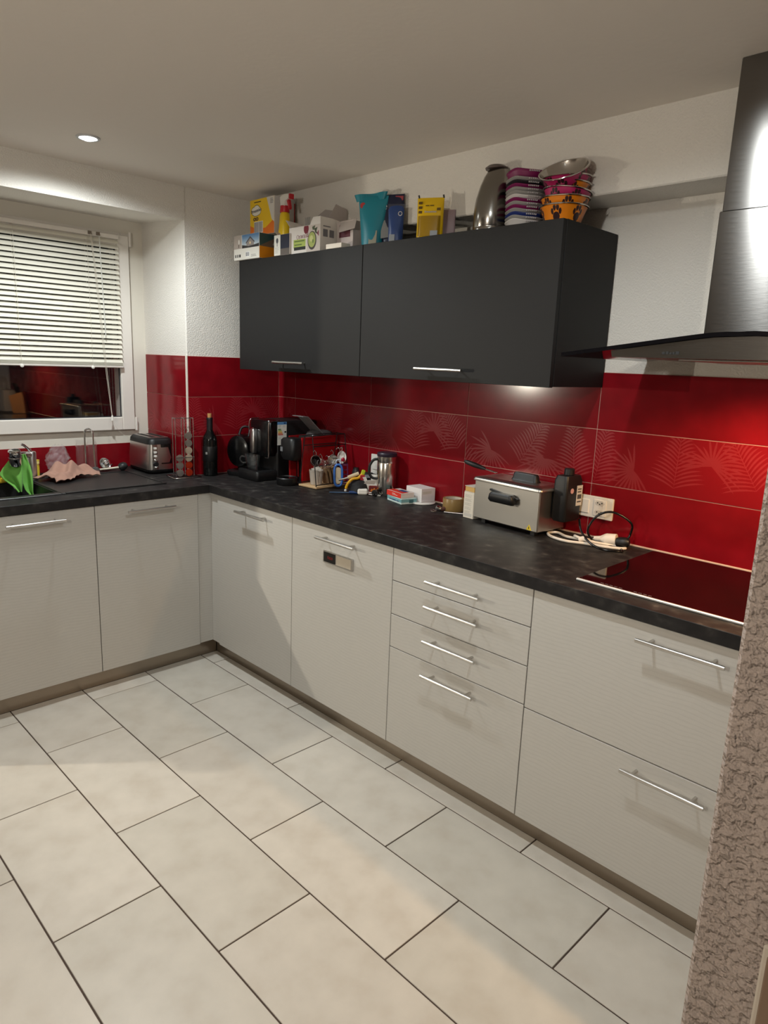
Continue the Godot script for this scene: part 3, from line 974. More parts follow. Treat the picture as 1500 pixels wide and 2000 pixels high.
func build_sink_corner() -> void:
	var Y := 0.884
	var comp := mat("black granite sink", rgb(30, 29, 29), 0.42)
	var s := thing("sink", "black composite sink with a rounded basin and a flat draining board", "sink")
	part(s, "rim", boxes([[-1.10, -1.055, 0.878, 0.889, -0.545, -0.112], [-1.055, -0.645, 0.878, 0.889, -0.545, -0.500], [-1.055, -0.645, 0.878, 0.889, -0.152, -0.112], [-0.645, -0.628, 0.878, 0.889, -0.545, -0.112]], 0.002), comp)
	part(s, "basin", boxes([[-1.06, -1.05, 0.72, 0.884, -0.505, -0.147], [-0.65, -0.64, 0.72, 0.884, -0.505, -0.147], [-1.05, -0.65, 0.72, 0.884, -0.505, -0.495], [-1.05, -0.65, 0.72, 0.884, -0.157, -0.147], [-1.05, -0.65, 0.712, 0.722, -0.505, -0.147]], 0.001), comp)
	part(s, "draining_board", boxes([[-0.628, -0.172, 0.8842, 0.8868, -0.535, -0.122], [-0.628, -0.172, 0.8842, 0.8905, -0.123, -0.112], [-0.176, -0.165, 0.8842, 0.8905, -0.545, -0.112], [-0.628, -0.172, 0.8842, 0.8905, -0.545, -0.534]], 0.001), comp)
	part(s, "drain", lathe([[0.0, 0.0], [0.04, 0.0], [0.043, 0.003], [0.0, 0.004]], 28), satin, Vector3(-0.85, 0.7222, -0.33))

	var tap := thing("mixer_tap", "chrome mixer tap whose thick pull-out head points at the room, green cloths hung on it", "tap", Vector3(-0.628, 0.889, -0.522))
	part(tap, "column", lathe([[0.0, 0.0], [0.026, 0.0], [0.026, 0.008], [0.0215, 0.012], [0.0215, 0.125], [0.019, 0.130], [0.0, 0.130]], 28), satin)
	part(tap, "lever", tube([Vector3(0, 0.128, 0), Vector3(-0.012, 0.145, 0.0), Vector3(-0.03, 0.162, 0.004), Vector3(-0.042, 0.168, 0.006)], 0.006, 10), chrome)
	part(tap, "neck", tube(curve([Vector3(0, 0.112, 0), Vector3(-0.04, 0.124, 0.04), Vector3(-0.094, 0.127, 0.098)], 6), 0.014, 14), chrome)
	var hd := part(tap, "spray_head", lathe([[0.0, -0.035], [0.022, -0.035], [0.025, -0.030], [0.026, 0.028], [0.024, 0.035], [0.016, 0.040], [0.0, 0.040]], 30), chrome, Vector3(-0.106, 0.122, 0.122), Vector3(12, 0, 6))
	part(hd, "seam", lathe([[0.0258, 0.0], [0.0266, 0.002], [0.0266, 0.005], [0.0258, 0.007]], 30), satin)
	var green := mat("green microfibre", rgb(112, 176, 78), 0.95)
	green.rim_enabled = true
	green.rim = 0.3
	green.heightmap_enabled = true
	green.heightmap_texture = noise_tex(128, 0.25, FastNoiseLite.FRACTAL_FBM, 2, 9)
	green.heightmap_scale = 0.05
	world_map(green, Vector3(9, 9, 9))
	var c1 := solo("cleaning_cloth", "green microfibre cloth hanging over the sink, the left and wider of the two", "cloth", hang_cloth([[-0.145, 0.004, 0.016], [-0.12, -0.018, 0.020], [-0.09, -0.052, 0.022], [-0.066, -0.070, 0.024], [-0.04, -0.056, 0.024], [0.0, -0.026, 0.022]], 3.0), green, Vector3(-0.728, 1.002, -0.412), Vector3(0, -24, 0))
	c1.set_meta("group", "green cloths hung on the tap")
	part(c1, "care_label", bx(0.012, 0.022, 0.001, 0.0), white_plastic, Vector3(-0.014, -0.122, -0.012), Vector3(0, 0, 25))
	var c2 := solo("cleaning_cloth", "green microfibre cloth hanging over the sink, the narrow right one reaching lowest", "cloth", hang_cloth([[-0.19, 0.026, 0.033], [-0.165, 0.002, 0.035], [-0.13, -0.008, 0.037], [-0.09, -0.007, 0.036], [-0.05, -0.006, 0.028], [-0.02, -0.004, 0.016], [0.0, 0.0, 0.009]], 2.6), green, Vector3(-0.693, 1.022, -0.432), Vector3(0, -24, 0))
	c2.set_meta("group", "green cloths hung on the tap")
	var sp := thing("sponge", "orange sponge lying on the sink rim at the left edge", "sponge", Vector3(-0.745, 0.8893, -0.518), 20)
	part(sp, "foam", bx(0.095, 0.028, 0.06, 0.006), mat("yellow foam", rgb(226, 190, 50), 0.9), Vector3(0, 0.014, 0))
	part(sp, "scouring_pad", bx(0.095, 0.009, 0.06, 0.003), mat("orange pad", rgb(214, 92, 30), 0.95), Vector3(0, 0.0325, 0))
	var bt := thing("bottle", "small yellow squeeze bottle behind the pink cloth", "bottle", Vector3(-0.598, 0.8842, -0.582))
	part(bt, "body", lathe([[0.0, 0.0], [0.018, 0.0], [0.021, 0.004], [0.022, 0.05], [0.020, 0.075], [0.024, 0.085], [0.0, 0.087]], 24), mat("yellow plastic", rgb(222, 196, 58), 0.4))
	part(bt, "band", lathe([[0.0222, 0.0], [0.0228, 0.002], [0.0228, 0.014], [0.0222, 0.016]], 24), mat("pale yellow", rgb(236, 220, 130), 0.5), Vector3(0, 0.066, 0))

	var pink := mat("pink towelling", rgb(164, 126, 110), 0.95)
	pink.rim_enabled = true
	pink.rim = 0.25
	pink.heightmap_enabled = true
	pink.heightmap_texture = green.heightmap_texture
	pink.heightmap_scale = 0.04
	world_map(pink, Vector3(8, 8, 8))
	var heap := sheet(46, 30, func(u: float, v: float) -> Vector3:
		var x := (u - 0.5) * 0.25 + 0.02 * sin(v * 5.0)
		var z := (0.5 - v) * 0.15 + 0.016 * sin(u * 7.5)
		var hump := pow(sin(PI * clampf(u, 0.02, 0.98)), 0.5) * pow(sin(PI * clampf(v * 0.95 + 0.03, 0.0, 1.0)), 0.8)
		var y := 0.004 + hump * (0.055 + 0.018 * sin(u * 13.0 + v * 4.0) + 0.014 * sin(v * 15.0 - u * 6.0)) + 0.006 * absf(sin(u * 22.0 + v * 9.0)) * (1.0 - hump * 0.5)
		return Vector3(x, y, z), 0.0035)
	solo("towel", "crumpled pink-beige towel heaped on the draining board", "towel", heap, pink, Vector3(-0.495, 0.8906, -0.47), Vector3(0, 22, 0))
	var film := mat("clear film", Color(0.88, 0.87, 0.88, 0.13), 0.3)
	film.transparency = BaseMaterial3D.TRANSPARENCY_ALPHA
	var r := FastNoiseLite.new()
	r.seed = 3
	r.frequency = 1.0
	var rows := []
	for j in 15:
		var ring := []
		var v := j / 14.0
		var rad := 0.055 * pow(sin(PI * clampf(v * 0.93 + 0.035, 0, 1)), 0.6) + 0.004
		for k in 30:
			var a := TAU * k / 30.0
			var f := 1.0 + 0.55 * r.get_noise_3d(sin(a) * 2.4, v * 5.0, cos(a) * 2.4) + 0.22 * r.get_noise_3d(sin(a) * 7.0, v * 13.0 + 9.0, cos(a) * 7.0)
			ring.append(Vector3(sin(a) * rad * f + 0.03 * (v - 0.4), v * 0.125 + 0.012 * r.get_noise_2d(a * 3.0, v * 7.0), cos(a) * rad * 0.7 * f))
		rows.append(ring)
	solo("plastic_bag", "crumpled clear plastic bag behind the pink-beige towel", "bag", grid_mesh(rows, true), film, Vector3(-0.485, 0.906, -0.605), Vector3(0, 30, 0))

	solo("glass_jar", "tall empty clear glass jar, the left of two under the window", "jar", jar_mesh(), clear_glass, Vector3(-0.368, Y + 0.0003, -0.60)).set_meta("group", "empty glass jars under the window")
	solo("glass_jar", "tall empty clear glass jar, the right of two under the window", "jar", jar_mesh(), clear_glass, Vector3(-0.305, Y + 0.0003, -0.625)).set_meta("group", "empty glass jars under the window")
	var hk := thing("hooked_rod", "thin chrome rod bent into a tall hook, standing between the glass jars", "rod", Vector3(-0.351, 0.8868, -0.53))
	part(hk, "rod", tube(curve([Vector3(-0.018, 0.012, -0.016), Vector3(-0.018, 0.12, -0.016), Vector3(-0.018, 0.205, -0.014), Vector3(-0.012, 0.222, -0.008), Vector3(0.0, 0.224, 0.006), Vector3(0.008, 0.205, 0.018), Vector3(0.009, 0.12, 0.022), Vector3(0.010, 0.035, 0.026)], 6), 0.0042, 10), chrome)
	part(hk, "foot", lathe([[0.0, 0.0], [0.018, 0.0], [0.017, 0.008], [0.006, 0.014], [0.0, 0.014]], 24), chrome, Vector3(-0.018, 0, -0.016))
	var cr := mat("crystal", Color(0.96, 0.97, 0.97, 0.05), 0.02)
	cr.transparency = BaseMaterial3D.TRANSPARENCY_ALPHA
	cr.refraction_enabled = true
	cr.refraction_scale = 0.05
	var fac := begin()
	var rings := []
	for j in 6:
		var lat := -PI / 2 + PI * j / 5.0
		var ring := []
		for k in 9: ring.append(Vector3(cos(lat) * 0.022 * sin(TAU * (k + 0.5 * (j % 2)) / 9.0), sin(lat) * 0.022, cos(lat) * 0.022 * cos(TAU * (k + 0.5 * (j % 2)) / 9.0)))
		rings.append(ring)
	fac.set_smooth_group(-1)
	for j in 5:
		for k in 9:
			var a: Array = rings[j]
			var b: Array = rings[j + 1]
			for t in [[a[k], a[(k + 1) % 9], b[(k + 1) % 9]], [a[k], b[(k + 1) % 9], b[k]]]: tri(fac, t[0], t[1], t[2])
	fac.generate_normals()
	solo("glass_stopper", "faceted clear glass stopper lying at the foot of the chrome hook", "stopper", fac.commit(), cr, Vector3(-0.345, 0.9093, -0.492))
	var br := thing("dish_brush", "dish brush with a pale stick and black head lying before the red tiles", "brush", Vector3(-0.255, 0.8905, -0.565), -14)
	part(br, "stick", tube([Vector3(-0.075, 0.009, 0.012), Vector3(0.0, 0.013, 0.004), Vector3(0.055, 0.018, 0.0)], 0.0048, 10), mat("cream plastic", rgb(214, 206, 186), 0.4))
	part(br, "head", lathe([[0.0, -0.022], [0.017, -0.018], [0.022, -0.004], [0.019, 0.012], [0.010, 0.022], [0.0, 0.024]], 20), black, Vector3(0.075, 0.022, 0.0), Vector3(0, 0, -65))
	var st := thing("strainer", "small steel sink strainer leaning behind the dish brush", "strainer", Vector3(-0.257, 0.8868, -0.618))
	part(st, "cup", lathe([[0.0, 0.0], [0.016, 0.0], [0.023, 0.008], [0.026, 0.020], [0.031, 0.022], [0.031, 0.024], [0.025, 0.023], [0.021, 0.010], [0.014, 0.002], [0.0, 0.002]], 28), chrome, Vector3(0, 0.028, 0), Vector3(62, 15, 0))
	part(st, "lid_clip", bx(0.022, 0.006, 0.004, 0.001), chrome, Vector3(0.042, 0.022, 0.0), Vector3(0, 0, 40))

	# toaster: two long slots, brushed body, black ends
	var t := thing("toaster", "brushed steel toaster with black ends and a column of buttons below the window", "toaster", Vector3(-0.038, 0.8845, -0.522), -2)
	part(t, "base", rounded_loft([[0.004, 0.118, 0.246, 0.03], [0.010, 0.140, 0.268, 0.035], [0.022, 0.140, 0.268, 0.035]]), black)
	for x in [-0.04, 0.04]:
		for z in [-0.1, 0.1]: part(t, "foot", bx(0.02, 0.006, 0.02, 0.001), black, Vector3(x, 0.003, z))
	part(t, "body", rounded_loft([[0.021, 0.142, 0.266, 0.035], [0.08, 0.146, 0.268, 0.036], [0.152, 0.134, 0.256, 0.034]]), satin)
	part(t, "top", rounded_loft([[0.150, 0.137, 0.258, 0.034], [0.168, 0.132, 0.254, 0.033], [0.180, 0.112, 0.236, 0.026], [0.182, 0.10, 0.22, 0.02]]), black)
	part(t, "slot_plate", bx(0.098, 0.003, 0.20, 0.001), satin, Vector3(0, 0.1825, 0))
	for x in [-0.024, 0.024]: part(t, "slot", bx(0.024, 0.001, 0.17, 0.0), mat("slot black", rgb(10, 10, 10), 0.9), Vector3(x, 0.1842, 0))
	part(t, "control_strip", prism([Vector2(-0.014, 0.024), Vector2(0.014, 0.024), Vector2(0.013, 0.15), Vector2(-0.013, 0.15)], 0.006), chrome, Vector3(-0.038, 0, 0.1345), Vector3(-3.0, 0, 0))
	part(t, "lever_panel", prism([Vector2(-0.028, 0.05), Vector2(0.03, 0.05), Vector2(0.028, 0.152), Vector2(-0.028, 0.152)], 0.008), gloss_black, Vector3(0.022, 0, 0.1325), Vector3(-3.0, 0, 0))
	for k in 3:
		part(t, "button", bx(0.014, 0.010, 0.004, 0.0015), white_plastic, Vector3(-0.038, 0.132 - k * 0.02, 0.137))
	part(t, "dial", lathe([[0.0, -0.006], [0.0125, -0.006], [0.0125, 0.004], [0.011, 0.007], [0.0, 0.007]], 24), black, Vector3(-0.038, 0.052, 0.140), Vector3(90, 0, 0))

	# capsule rack
	var k0 := Vector3(0.001, 0.8842, -0.252)
	var rk := thing("capsule_rack", "chrome wire rack holding coffee capsules, beside the dark wine bottle", "rack", k0, -8)
	var wire := []
	for x in [-0.046, 0.0, 0.046]:
		wire.append(curve([Vector3(x, 0.006, 0.019), Vector3(x, 0.15, 0.019), Vector3(x, 0.283, 0.019), Vector3(x, 0.294, 0.010), Vector3(x, 0.294, -0.010), Vector3(x, 0.283, -0.019), Vector3(x, 0.15, -0.019), Vector3(x, 0.006, -0.019)], 4))
	wire.append([Vector3(-0.048, 0.294, 0), Vector3(0.0, 0.294, 0), Vector3(0.048, 0.294, 0)])
	wire.append([Vector3(-0.048, 0.10, 0.021), Vector3(0.0, 0.10, 0.021), Vector3(0.048, 0.10, 0.021)])
	part(rk, "wire_frame", tubes(wire, 0.0019, 7), chrome)
	part(rk, "base_ring", tube([Vector3(-0.07, 0.003, 0.055), Vector3(0, 0.003, 0.055), Vector3(0.07, 0.003, 0.055), Vector3(0.07, 0.003, -0.055), Vector3(0, 0.003, -0.055), Vector3(-0.07, 0.003, -0.055)], 0.0022, 7, true), chrome)
	var cup := capsule_mesh()
	var foils := [mat("grey capsule", rgb(168, 164, 158), 0.3, 0.8), mat("red capsule", rgb(206, 62, 34), 0.3, 0.7), mat("sand capsule", rgb(206, 190, 168), 0.35, 0.6)]
	var bs := Basis(Vector3.UP, deg_to_rad(-8))
	var spots := [[-0.023, 0.020, 0, "lowest in the left column"], [-0.023, 0.057, 0, "in the middle of the left column"], [-0.023, 0.094, 0, "topmost in the left column"], [0.023, 0.020, 1, "lowest in the right column"], [0.023, 0.057, 1, "above the other orange-red one"], [0.023, 0.094, 2, "just above the orange-red ones"], [0.023, 0.131, 2, "second above the orange-red ones"], [0.023, 0.168, 0, "second from the top of the right column"], [0.023, 0.205, 0, "topmost in the right column"]]
	for e in spots:
		var o := solo("coffee_capsule", "%s coffee capsule in the chrome rack, %s" % [["grey", "orange-red", "sand-coloured"][e[2]], e[3]], "capsule", cup, foils[e[2]], k0 + bs * Vector3(e[0], e[1] + 0.002, 0.0), Vector3(90, -8, 0))
		o.set_meta("group", "coffee capsules in the wire rack")
	# wine bottle
	var wb := thing("wine_bottle", "dark wine bottle with a light cork in its neck, beside the capsule rack", "bottle", Vector3(0.135, 0.8842, -0.225))
	part(wb, "body", lathe([[0.0, 0.004], [0.024, 0.001], [0.033, 0.0], [0.0365, 0.005], [0.037, 0.18], [0.034, 0.198], [0.022, 0.218], [0.0150, 0.235], [0.0142, 0.285], [0.0155, 0.287], [0.0155, 0.296], [0.0, 0.296]], 36), mat("dark bottle glass", rgb(12, 14, 14), 0.08))
	part(wb, "foil", lathe([[0.0154, 0.232], [0.0150, 0.285], [0.0160, 0.286], [0.0160, 0.2945], [0.0154, 0.2955]], 30), mat("black foil", rgb(20, 20, 24), 0.35))
	part(wb, "cork", lathe([[0.0, 0.294], [0.0095, 0.294], [0.0105, 0.316], [0.0, 0.3165]], 20), mat("cork", rgb(190, 140, 84), 0.85))
	var wl := part(wb, "label", lathe([[0.0372, 0.075], [0.0376, 0.076], [0.0376, 0.150], [0.0372, 0.151]], 36), mat("black label", rgb(13, 13, 14), 0.4))
	part(wl, "label_mark", bx(0.010, 0.012, 0.001, 0.0), mat("label silver", rgb(140, 138, 134), 0.5), Vector3(-0.0325, 0.118, 0.021), Vector3(0, -57, 0))

# ---------------------------------------------------------------- coffee machines and the clutter beside them
func glass_cup(parent: Node3D) -> void:
	part(parent, "bowl", lathe([[0.0, 0.0], [0.022, 0.0], [0.0255, 0.004], [0.034, 0.035], [0.0385, 0.064], [0.0395, 0.072], [0.0375, 0.072], [0.034, 0.058], [0.026, 0.030], [0.012, 0.014], [0.0, 0.012]], 36), clear_glass)
	part(parent, "handle", tube(curve([Vector3(-0.036, 0.056, 0), Vector3(-0.054, 0.060, 0), Vector3(-0.062, 0.044, 0), Vector3(-0.050, 0.028, 0), Vector3(-0.032, 0.028, 0)], 6), 0.0042, 10), clear_glass)

func build_coffee_corner() -> void:
	var Y := 0.8843
	# small capsule machine at the back, a black dome
	var d := thing("capsule_machine", "small black domed capsule machine in the corner behind the espresso machine", "coffee machine", Vector3(0.318, Y, -0.188), -66)
	part(d, "base", rounded_loft([[0.0, 0.11, 0.14, 0.04], [0.010, 0.12, 0.15, 0.045], [0.022, 0.12, 0.15, 0.045]]), black, Vector3(0, 0, 0.03))
	part(d, "dome", lathe([[0.0, -0.055], [0.055, -0.055], [0.064, -0.045], [0.068, 0.0], [0.064, 0.045], [0.05, 0.054], [0.0, 0.056]], 36, Vector2(1.0, 1.25)), gloss_black, Vector3(0, 0.125, 0.02), Vector3(90, 0, 0))
	part(d, "pillar", rounded_loft([[0.02, 0.09, 0.06, 0.02], [0.13, 0.09, 0.07, 0.02]]), black, Vector3(0, 0, -0.02))
	part(d, "handle", tube(curve([Vector3(-0.03, 0.19, 0.01), Vector3(-0.025, 0.235, -0.01), Vector3(0.0, 0.245, -0.02), Vector3(0.025, 0.235, -0.01), Vector3(0.03, 0.19, 0.01)], 5), 0.006, 8), black)

	# the espresso machine, its front turned to the room
	var m := thing("espresso_machine", "black bean-to-cup espresso machine with chrome edge lines and an energy label", "coffee machine", Vector3(0.425, Y, -0.014), -90)
	part(m, "drip_tray", rounded_loft([[0.0, 0.168, 0.20, 0.012], [0.004, 0.174, 0.206, 0.014], [0.045, 0.174, 0.206, 0.014], [0.048, 0.168, 0.200, 0.012]]), black, Vector3(-0.0, 0, 0.105))
	part(m, "grid", bx(0.12, 0.003, 0.09, 0.001), gloss_black, Vector3(-0.02, 0.0488, 0.14))
	part(m, "body", rounded_loft([[0.0, 0.178, 0.255, 0.012], [0.10, 0.180, 0.255, 0.014], [0.285, 0.180, 0.255, 0.016], [0.296, 0.170, 0.245, 0.012]]), black, Vector3(0, 0, -0.0365))
	part(m, "brew_head", rounded_loft([[0.120, 0.150, 0.08, 0.02], [0.14, 0.172, 0.09, 0.024], [0.285, 0.174, 0.09, 0.026], [0.298, 0.162, 0.078, 0.024]]), gloss_black, Vector3(0, 0, 0.094))
	part(m, "edge_line", tubes([curve([Vector3(0.05, 0.112, 0.128), Vector3(0.075, 0.114, 0.132), Vector3(0.086, 0.125, 0.134), Vector3(0.0875, 0.20, 0.135), Vector3(0.0875, 0.275, 0.135), Vector3(0.0865, 0.294, 0.124), Vector3(0.0855, 0.298, 0.08)], 5)], 0.0030, 8), chrome, Vector3(0.0, 0, 0.004))
	part(m, "edge_line", tubes([curve([Vector3(-0.087, 0.24, 0.136), Vector3(-0.0865, 0.278, 0.135), Vector3(-0.0845, 0.297, 0.124), Vector3(-0.083, 0.299, 0.08)], 5)], 0.0022, 8), chrome)
	part(m, "spout", rounded_loft([[0.13, 0.024, 0.022, 0.006], [0.14, 0.034, 0.030, 0.008], [0.245, 0.034, 0.030, 0.008], [0.25, 0.026, 0.022, 0.006]]), satin, Vector3(-0.026, 0, 0.150))
	part(m, "button_plate", bx(0.032, 0.06, 0.004, 0.001), chrome, Vector3(-0.060, 0.225, 0.1395))
	var lab := img(96, 220, rgb(236, 234, 226))
	lab.fill_rect(Rect2i(0, 0, 96, 26), rgb(96, 150, 205))
	lab.fill_rect(Rect2i(66, 6, 22, 12), rgb(30, 60, 120))
	lines_of_print(lab, 8, 34, 36, 3, 7, rgb(150, 150, 148), 2)
	lines_of_print(lab, 54, 34, 36, 3, 7, rgb(170, 168, 165), 4)
	var bars := [rgb(60, 110, 60), rgb(110, 150, 60), rgb(190, 190, 60), rgb(236, 190, 60), rgb(232, 150, 60), rgb(222, 110, 50), rgb(205, 60, 50)]
	for k in 7: lab.fill_rect(Rect2i(6, 64 + k * 9, 30 + k * 4, 7), bars[k])
	poly(lab, [Vector2(70, 96), Vector2(78, 88), Vector2(92, 88), Vector2(92, 104), Vector2(78, 104)], rgb(30, 30, 30))
	lines_of_print(lab, 8, 150, 30, 2, 8, rgb(170, 168, 165), 6)
	lines_of_print(lab, 62, 146, 26, 5, 10, rgb(178, 176, 172), 8)
	part(m, "energy_label", bx(0.056, 0.116, 0.0006, 0.0), printed("energy label print", lab, 0.4), Vector3(0.0905, 0.234, 0.060), Vector3(0, 90, 0))
	var cp := thing("glass_cup", "clear double-walled glass cup standing on the espresso machine's drip tray", "cup", m.position + Basis(Vector3.UP, deg_to_rad(-90)) * Vector3(-0.034, 0.0505, 0.152), -38)
	glass_cup(cp)

	# the red and black capsule machine behind the wire stand
	var n := thing("pod_machine", "black and red capsule machine with its lid plate raised, behind the wire stand", "coffee machine", Vector3(0.462, Y, 0.196), -90)
	part(n, "body", rounded_loft([[0.0, 0.090, 0.20, 0.02], [0.02, 0.094, 0.205, 0.022], [0.20, 0.092, 0.20, 0.02], [0.232, 0.084, 0.18, 0.02]]), black, Vector3(0, 0, -0.03))
	var redm := mat("red machine shell", rgb(150, 16, 20), 0.28)
	for x in [-0.050, 0.050]: part(n, "side_panel", prism([Vector2(-0.10, 0.002), Vector2(0.118, 0.002), Vector2(0.124, 0.23), Vector2(-0.10, 0.235)], 0.012, "x"), redm, Vector3(x, 0, -0.02))
	part(n, "brew_head", rounded_loft([[0.12, 0.085, 0.07, 0.02], [0.14, 0.104, 0.085, 0.022], [0.215, 0.104, 0.085, 0.022], [0.225, 0.085, 0.07, 0.02]]), black, Vector3(-0.004, 0, 0.118))
	part(n, "badge", bx(0.018, 0.022, 0.002, 0.0005), mat("badge grey", rgb(120, 122, 124), 0.4), Vector3(-0.036, 0.17, 0.161), Vector3(0, 0, 0))
	part(n, "accent", tube([Vector3(-0.010, 0.03, 0.076), Vector3(-0.010, 0.09, 0.078), Vector3(-0.008, 0.125, 0.082)], 0.004, 8), redm)
	part(n, "lid", rounded_loft([[0.228, 0.088, 0.14, 0.03], [0.25, 0.080, 0.12, 0.03], [0.258, 0.06, 0.09, 0.025]]), mat("smoky lid", rgb(70, 66, 66), 0.2), Vector3(0.0, 0, -0.045))
	part(n, "lid_plate", prism([Vector2(0.092, 0.329), Vector2(0.060, 0.327), Vector2(-0.040, 0.237), Vector2(-0.042, 0.239), Vector2(0.059, 0.330), Vector2(0.092, 0.332)], 0.085, "x"), mat("thin grey plate", rgb(150, 150, 150), 0.3, 0.4))
	var dt := thing("drip_stand", "round black drip stand in front of the red capsule machine", "drip stand", Vector3(0.302, Y, 0.205))
	part(dt, "pan", lathe([[0.0, 0.0], [0.046, 0.0], [0.050, 0.006], [0.051, 0.034], [0.048, 0.038], [0.046, 0.034], [0.0, 0.032]], 40), black)
	part(dt, "grid", lathe([[0.0, 0.033], [0.044, 0.033], [0.044, 0.035], [0.0, 0.036]], 40), gloss_black)

	# wire stand on a wooden base
	var k := thing("wire_stand", "black wire stand with a pale wooden base hung with small cups and spoons", "stand", Vector3(0.444, Y, 0.318), 4)
	part(k, "base", bx(0.225, 0.010, 0.125, 0.002), mat("pale wood", rgb(206, 172, 128), 0.6), Vector3(0, 0.006, 0))
	var w := []
	for z in [-0.058, 0.058]:
		w.append([Vector3(-0.108, 0.011, z), Vector3(-0.108, 0.13, z * 0.75), Vector3(-0.108, 0.25, z * 0.45)])
		w.append([Vector3(0.108, 0.011, z), Vector3(0.108, 0.13, z * 0.75), Vector3(0.108, 0.25, z * 0.45)])
		w.append([Vector3(-0.108, 0.25, z * 0.45), Vector3(0, 0.25, z * 0.45), Vector3(0.108, 0.25, z * 0.45)])
		w.append([Vector3(-0.108, 0.200, z * 0.58), Vector3(0, 0.200, z * 0.58), Vector3(0.108, 0.200, z * 0.58)])
		w.append([Vector3(-0.108, 0.018, z), Vector3(0, 0.018, z), Vector3(0.108, 0.018, z)])
	w.append([Vector3(-0.108, 0.25, -0.026), Vector3(-0.108, 0.25, 0), Vector3(-0.108, 0.25, 0.026)])
	w.append([Vector3(0.108, 0.25, -0.026), Vector3(0.108, 0.25, 0), Vector3(0.108, 0.25, 0.026)])
	w.append([Vector3(-0.108, 0.108, 0.046), Vector3(0, 0.108, 0.046), Vector3(0.108, 0.108, 0.046)])
	part(k, "wire_frame", tubes(w, 0.0024, 6), black)
	var at := func(x: float, y: float, z: float) -> Vector3: return k.position + Basis(Vector3.UP, deg_to_rad(4)) * Vector3(x, y, z)
	var pot := thing("sugar_pot", "small whitish patterned pot filled with white sachets on the wooden base", "pot", at.call(-0.062, 0.0113, 0.008), -30)
	var potim := img(256, 64, rgb(190, 178, 164))
	var rr := RandomNumberGenerator.new()
	rr.seed = 12
	for q in 60: disc(potim, rr.randf() * 256, 14 + rr.randf() * 44, rr.randf_range(1, 4), rr.randf_range(1, 5), rgb(130, 112, 98) if q % 2 else rgb(216, 208, 196))
	part(pot, "pot", lathe([[0.0, 0.0], [0.024, 0.0], [0.027, 0.003], [0.034, 0.068], [0.0345, 0.072], [0.032, 0.072], [0.026, 0.01], [0.0, 0.008]], 32), printed("pot print", potim, 0.6))
	var sach := begin()
	for q in 14: put_box(sach, Vector3(0.018, 0.028, 0.004), Vector3(rr.randf_range(-0.018, 0.018), 0.066 + rr.randf_range(-0.004, 0.010), rr.randf_range(-0.018, 0.018)), 0.001)
	var so := part(pot, "sachets", sach.commit(), mat("sachet paper", rgb(226, 220, 210), 0.7))
	so.set_meta("kind", "stuff")
	for q in 4:
		var p := thing("tea_packet", "brown paper tea packet standing in the wire stand, %s from the white pot" % ["first", "second", "third", "fourth"][q], "packet", at.call(-0.010 + q * 0.024, 0.0113, 0.0), -14, "brown packets in the wire stand")
		part(p, "packet", bx(0.012, 0.078, 0.062, 0.002), plain(rgb(134 + q * 6, 104 + q * 5, 74), 0.8), Vector3(0.008, 0.041, 0), Vector3(0, 0, 12))
	var rimg := mat("dark cup inside", rgb(40, 22, 22), 0.3)
	for e in [[-0.118, 0.136, 0.060, 0.025, "dark red cup hanging leftmost on the wire stand", rimg], [-0.086, 0.120, 0.066, 0.022, "clear espresso glass hanging second from the left on the wire stand", clear_glass], [-0.046, 0.114, 0.068, 0.020, "clear espresso glass hanging in the middle of the wire stand", clear_glass], [-0.006, 0.132, 0.060, 0.024, "steel measuring cup hanging right of the middle on the wire stand", satin]]:
		var g := thing("hanging_cup", e[4], "cup", at.call(e[0], e[1], e[2]), -22, "small cups hung on the wire stand")
		part(g, "cup", lathe([[0.0, -0.026], [e[3] * 0.7, -0.026], [e[3] * 0.95, -0.004], [e[3], 0.010], [e[3] * 0.9, 0.010], [e[3] * 0.62, -0.022], [0.0, -0.023]], 24), e[5], Vector3(0, 0, 0), Vector3(72, 0, 0))
		part(g, "rim", tube(ring_pts(e[3] * 0.96, 24, Vector3(0, 0.003, 0.0095), "z"), 0.0012, 6, true), chrome, Vector3.ZERO, Vector3(-18, 0, 0))
		part(g, "hook", tube(curve([Vector3(0, e[3] * 0.9, 0.0), Vector3(0.006, e[3] * 0.9 + 0.012, -0.004), Vector3(0, e[3] * 0.9 + 0.026, -0.012), Vector3(-0.004, e[3] * 0.9 + 0.018, -0.018)], 4), 0.0016, 6), chrome)
	var spn := thing("ceramic_spoon", "white ceramic spoon hanging on the right of the wire stand", "spoon", at.call(0.056, 0.142, 0.062), -26)
	part(spn, "bowl", lathe([[0.0, -0.004], [0.012, -0.004], [0.020, 0.002], [0.022, 0.006], [0.018, 0.004], [0.0, 0.0]], 28, Vector2(1.0, 1.4)), white_plastic, Vector3.ZERO, Vector3(80, 0, 20))
	var lad := thing("wire_hooks", "two small steel hooks crossing above the white spoon on the wire stand", "hook", at.call(0.035, 0.160, 0.056), -26)
	part(lad, "wire", tubes([curve([Vector3(-0.01, 0.022, 0), Vector3(0.0, 0.03, 0.004), Vector3(0.008, 0.015, 0.006), Vector3(0.002, -0.012, 0.004)], 5), curve([Vector3(0.012, 0.026, -0.004), Vector3(0.02, 0.03, 0), Vector3(0.016, 0.01, 0.004), Vector3(0.004, -0.004, 0.004)], 5)], 0.0022, 6), chrome)
	# brushes leaning at the end of the stand
	var b1 := thing("hair_brush", "blue oval brush with pale bristles leaning on the wire stand", "brush", at.call(-0.002, 0.062, 0.098), -34)
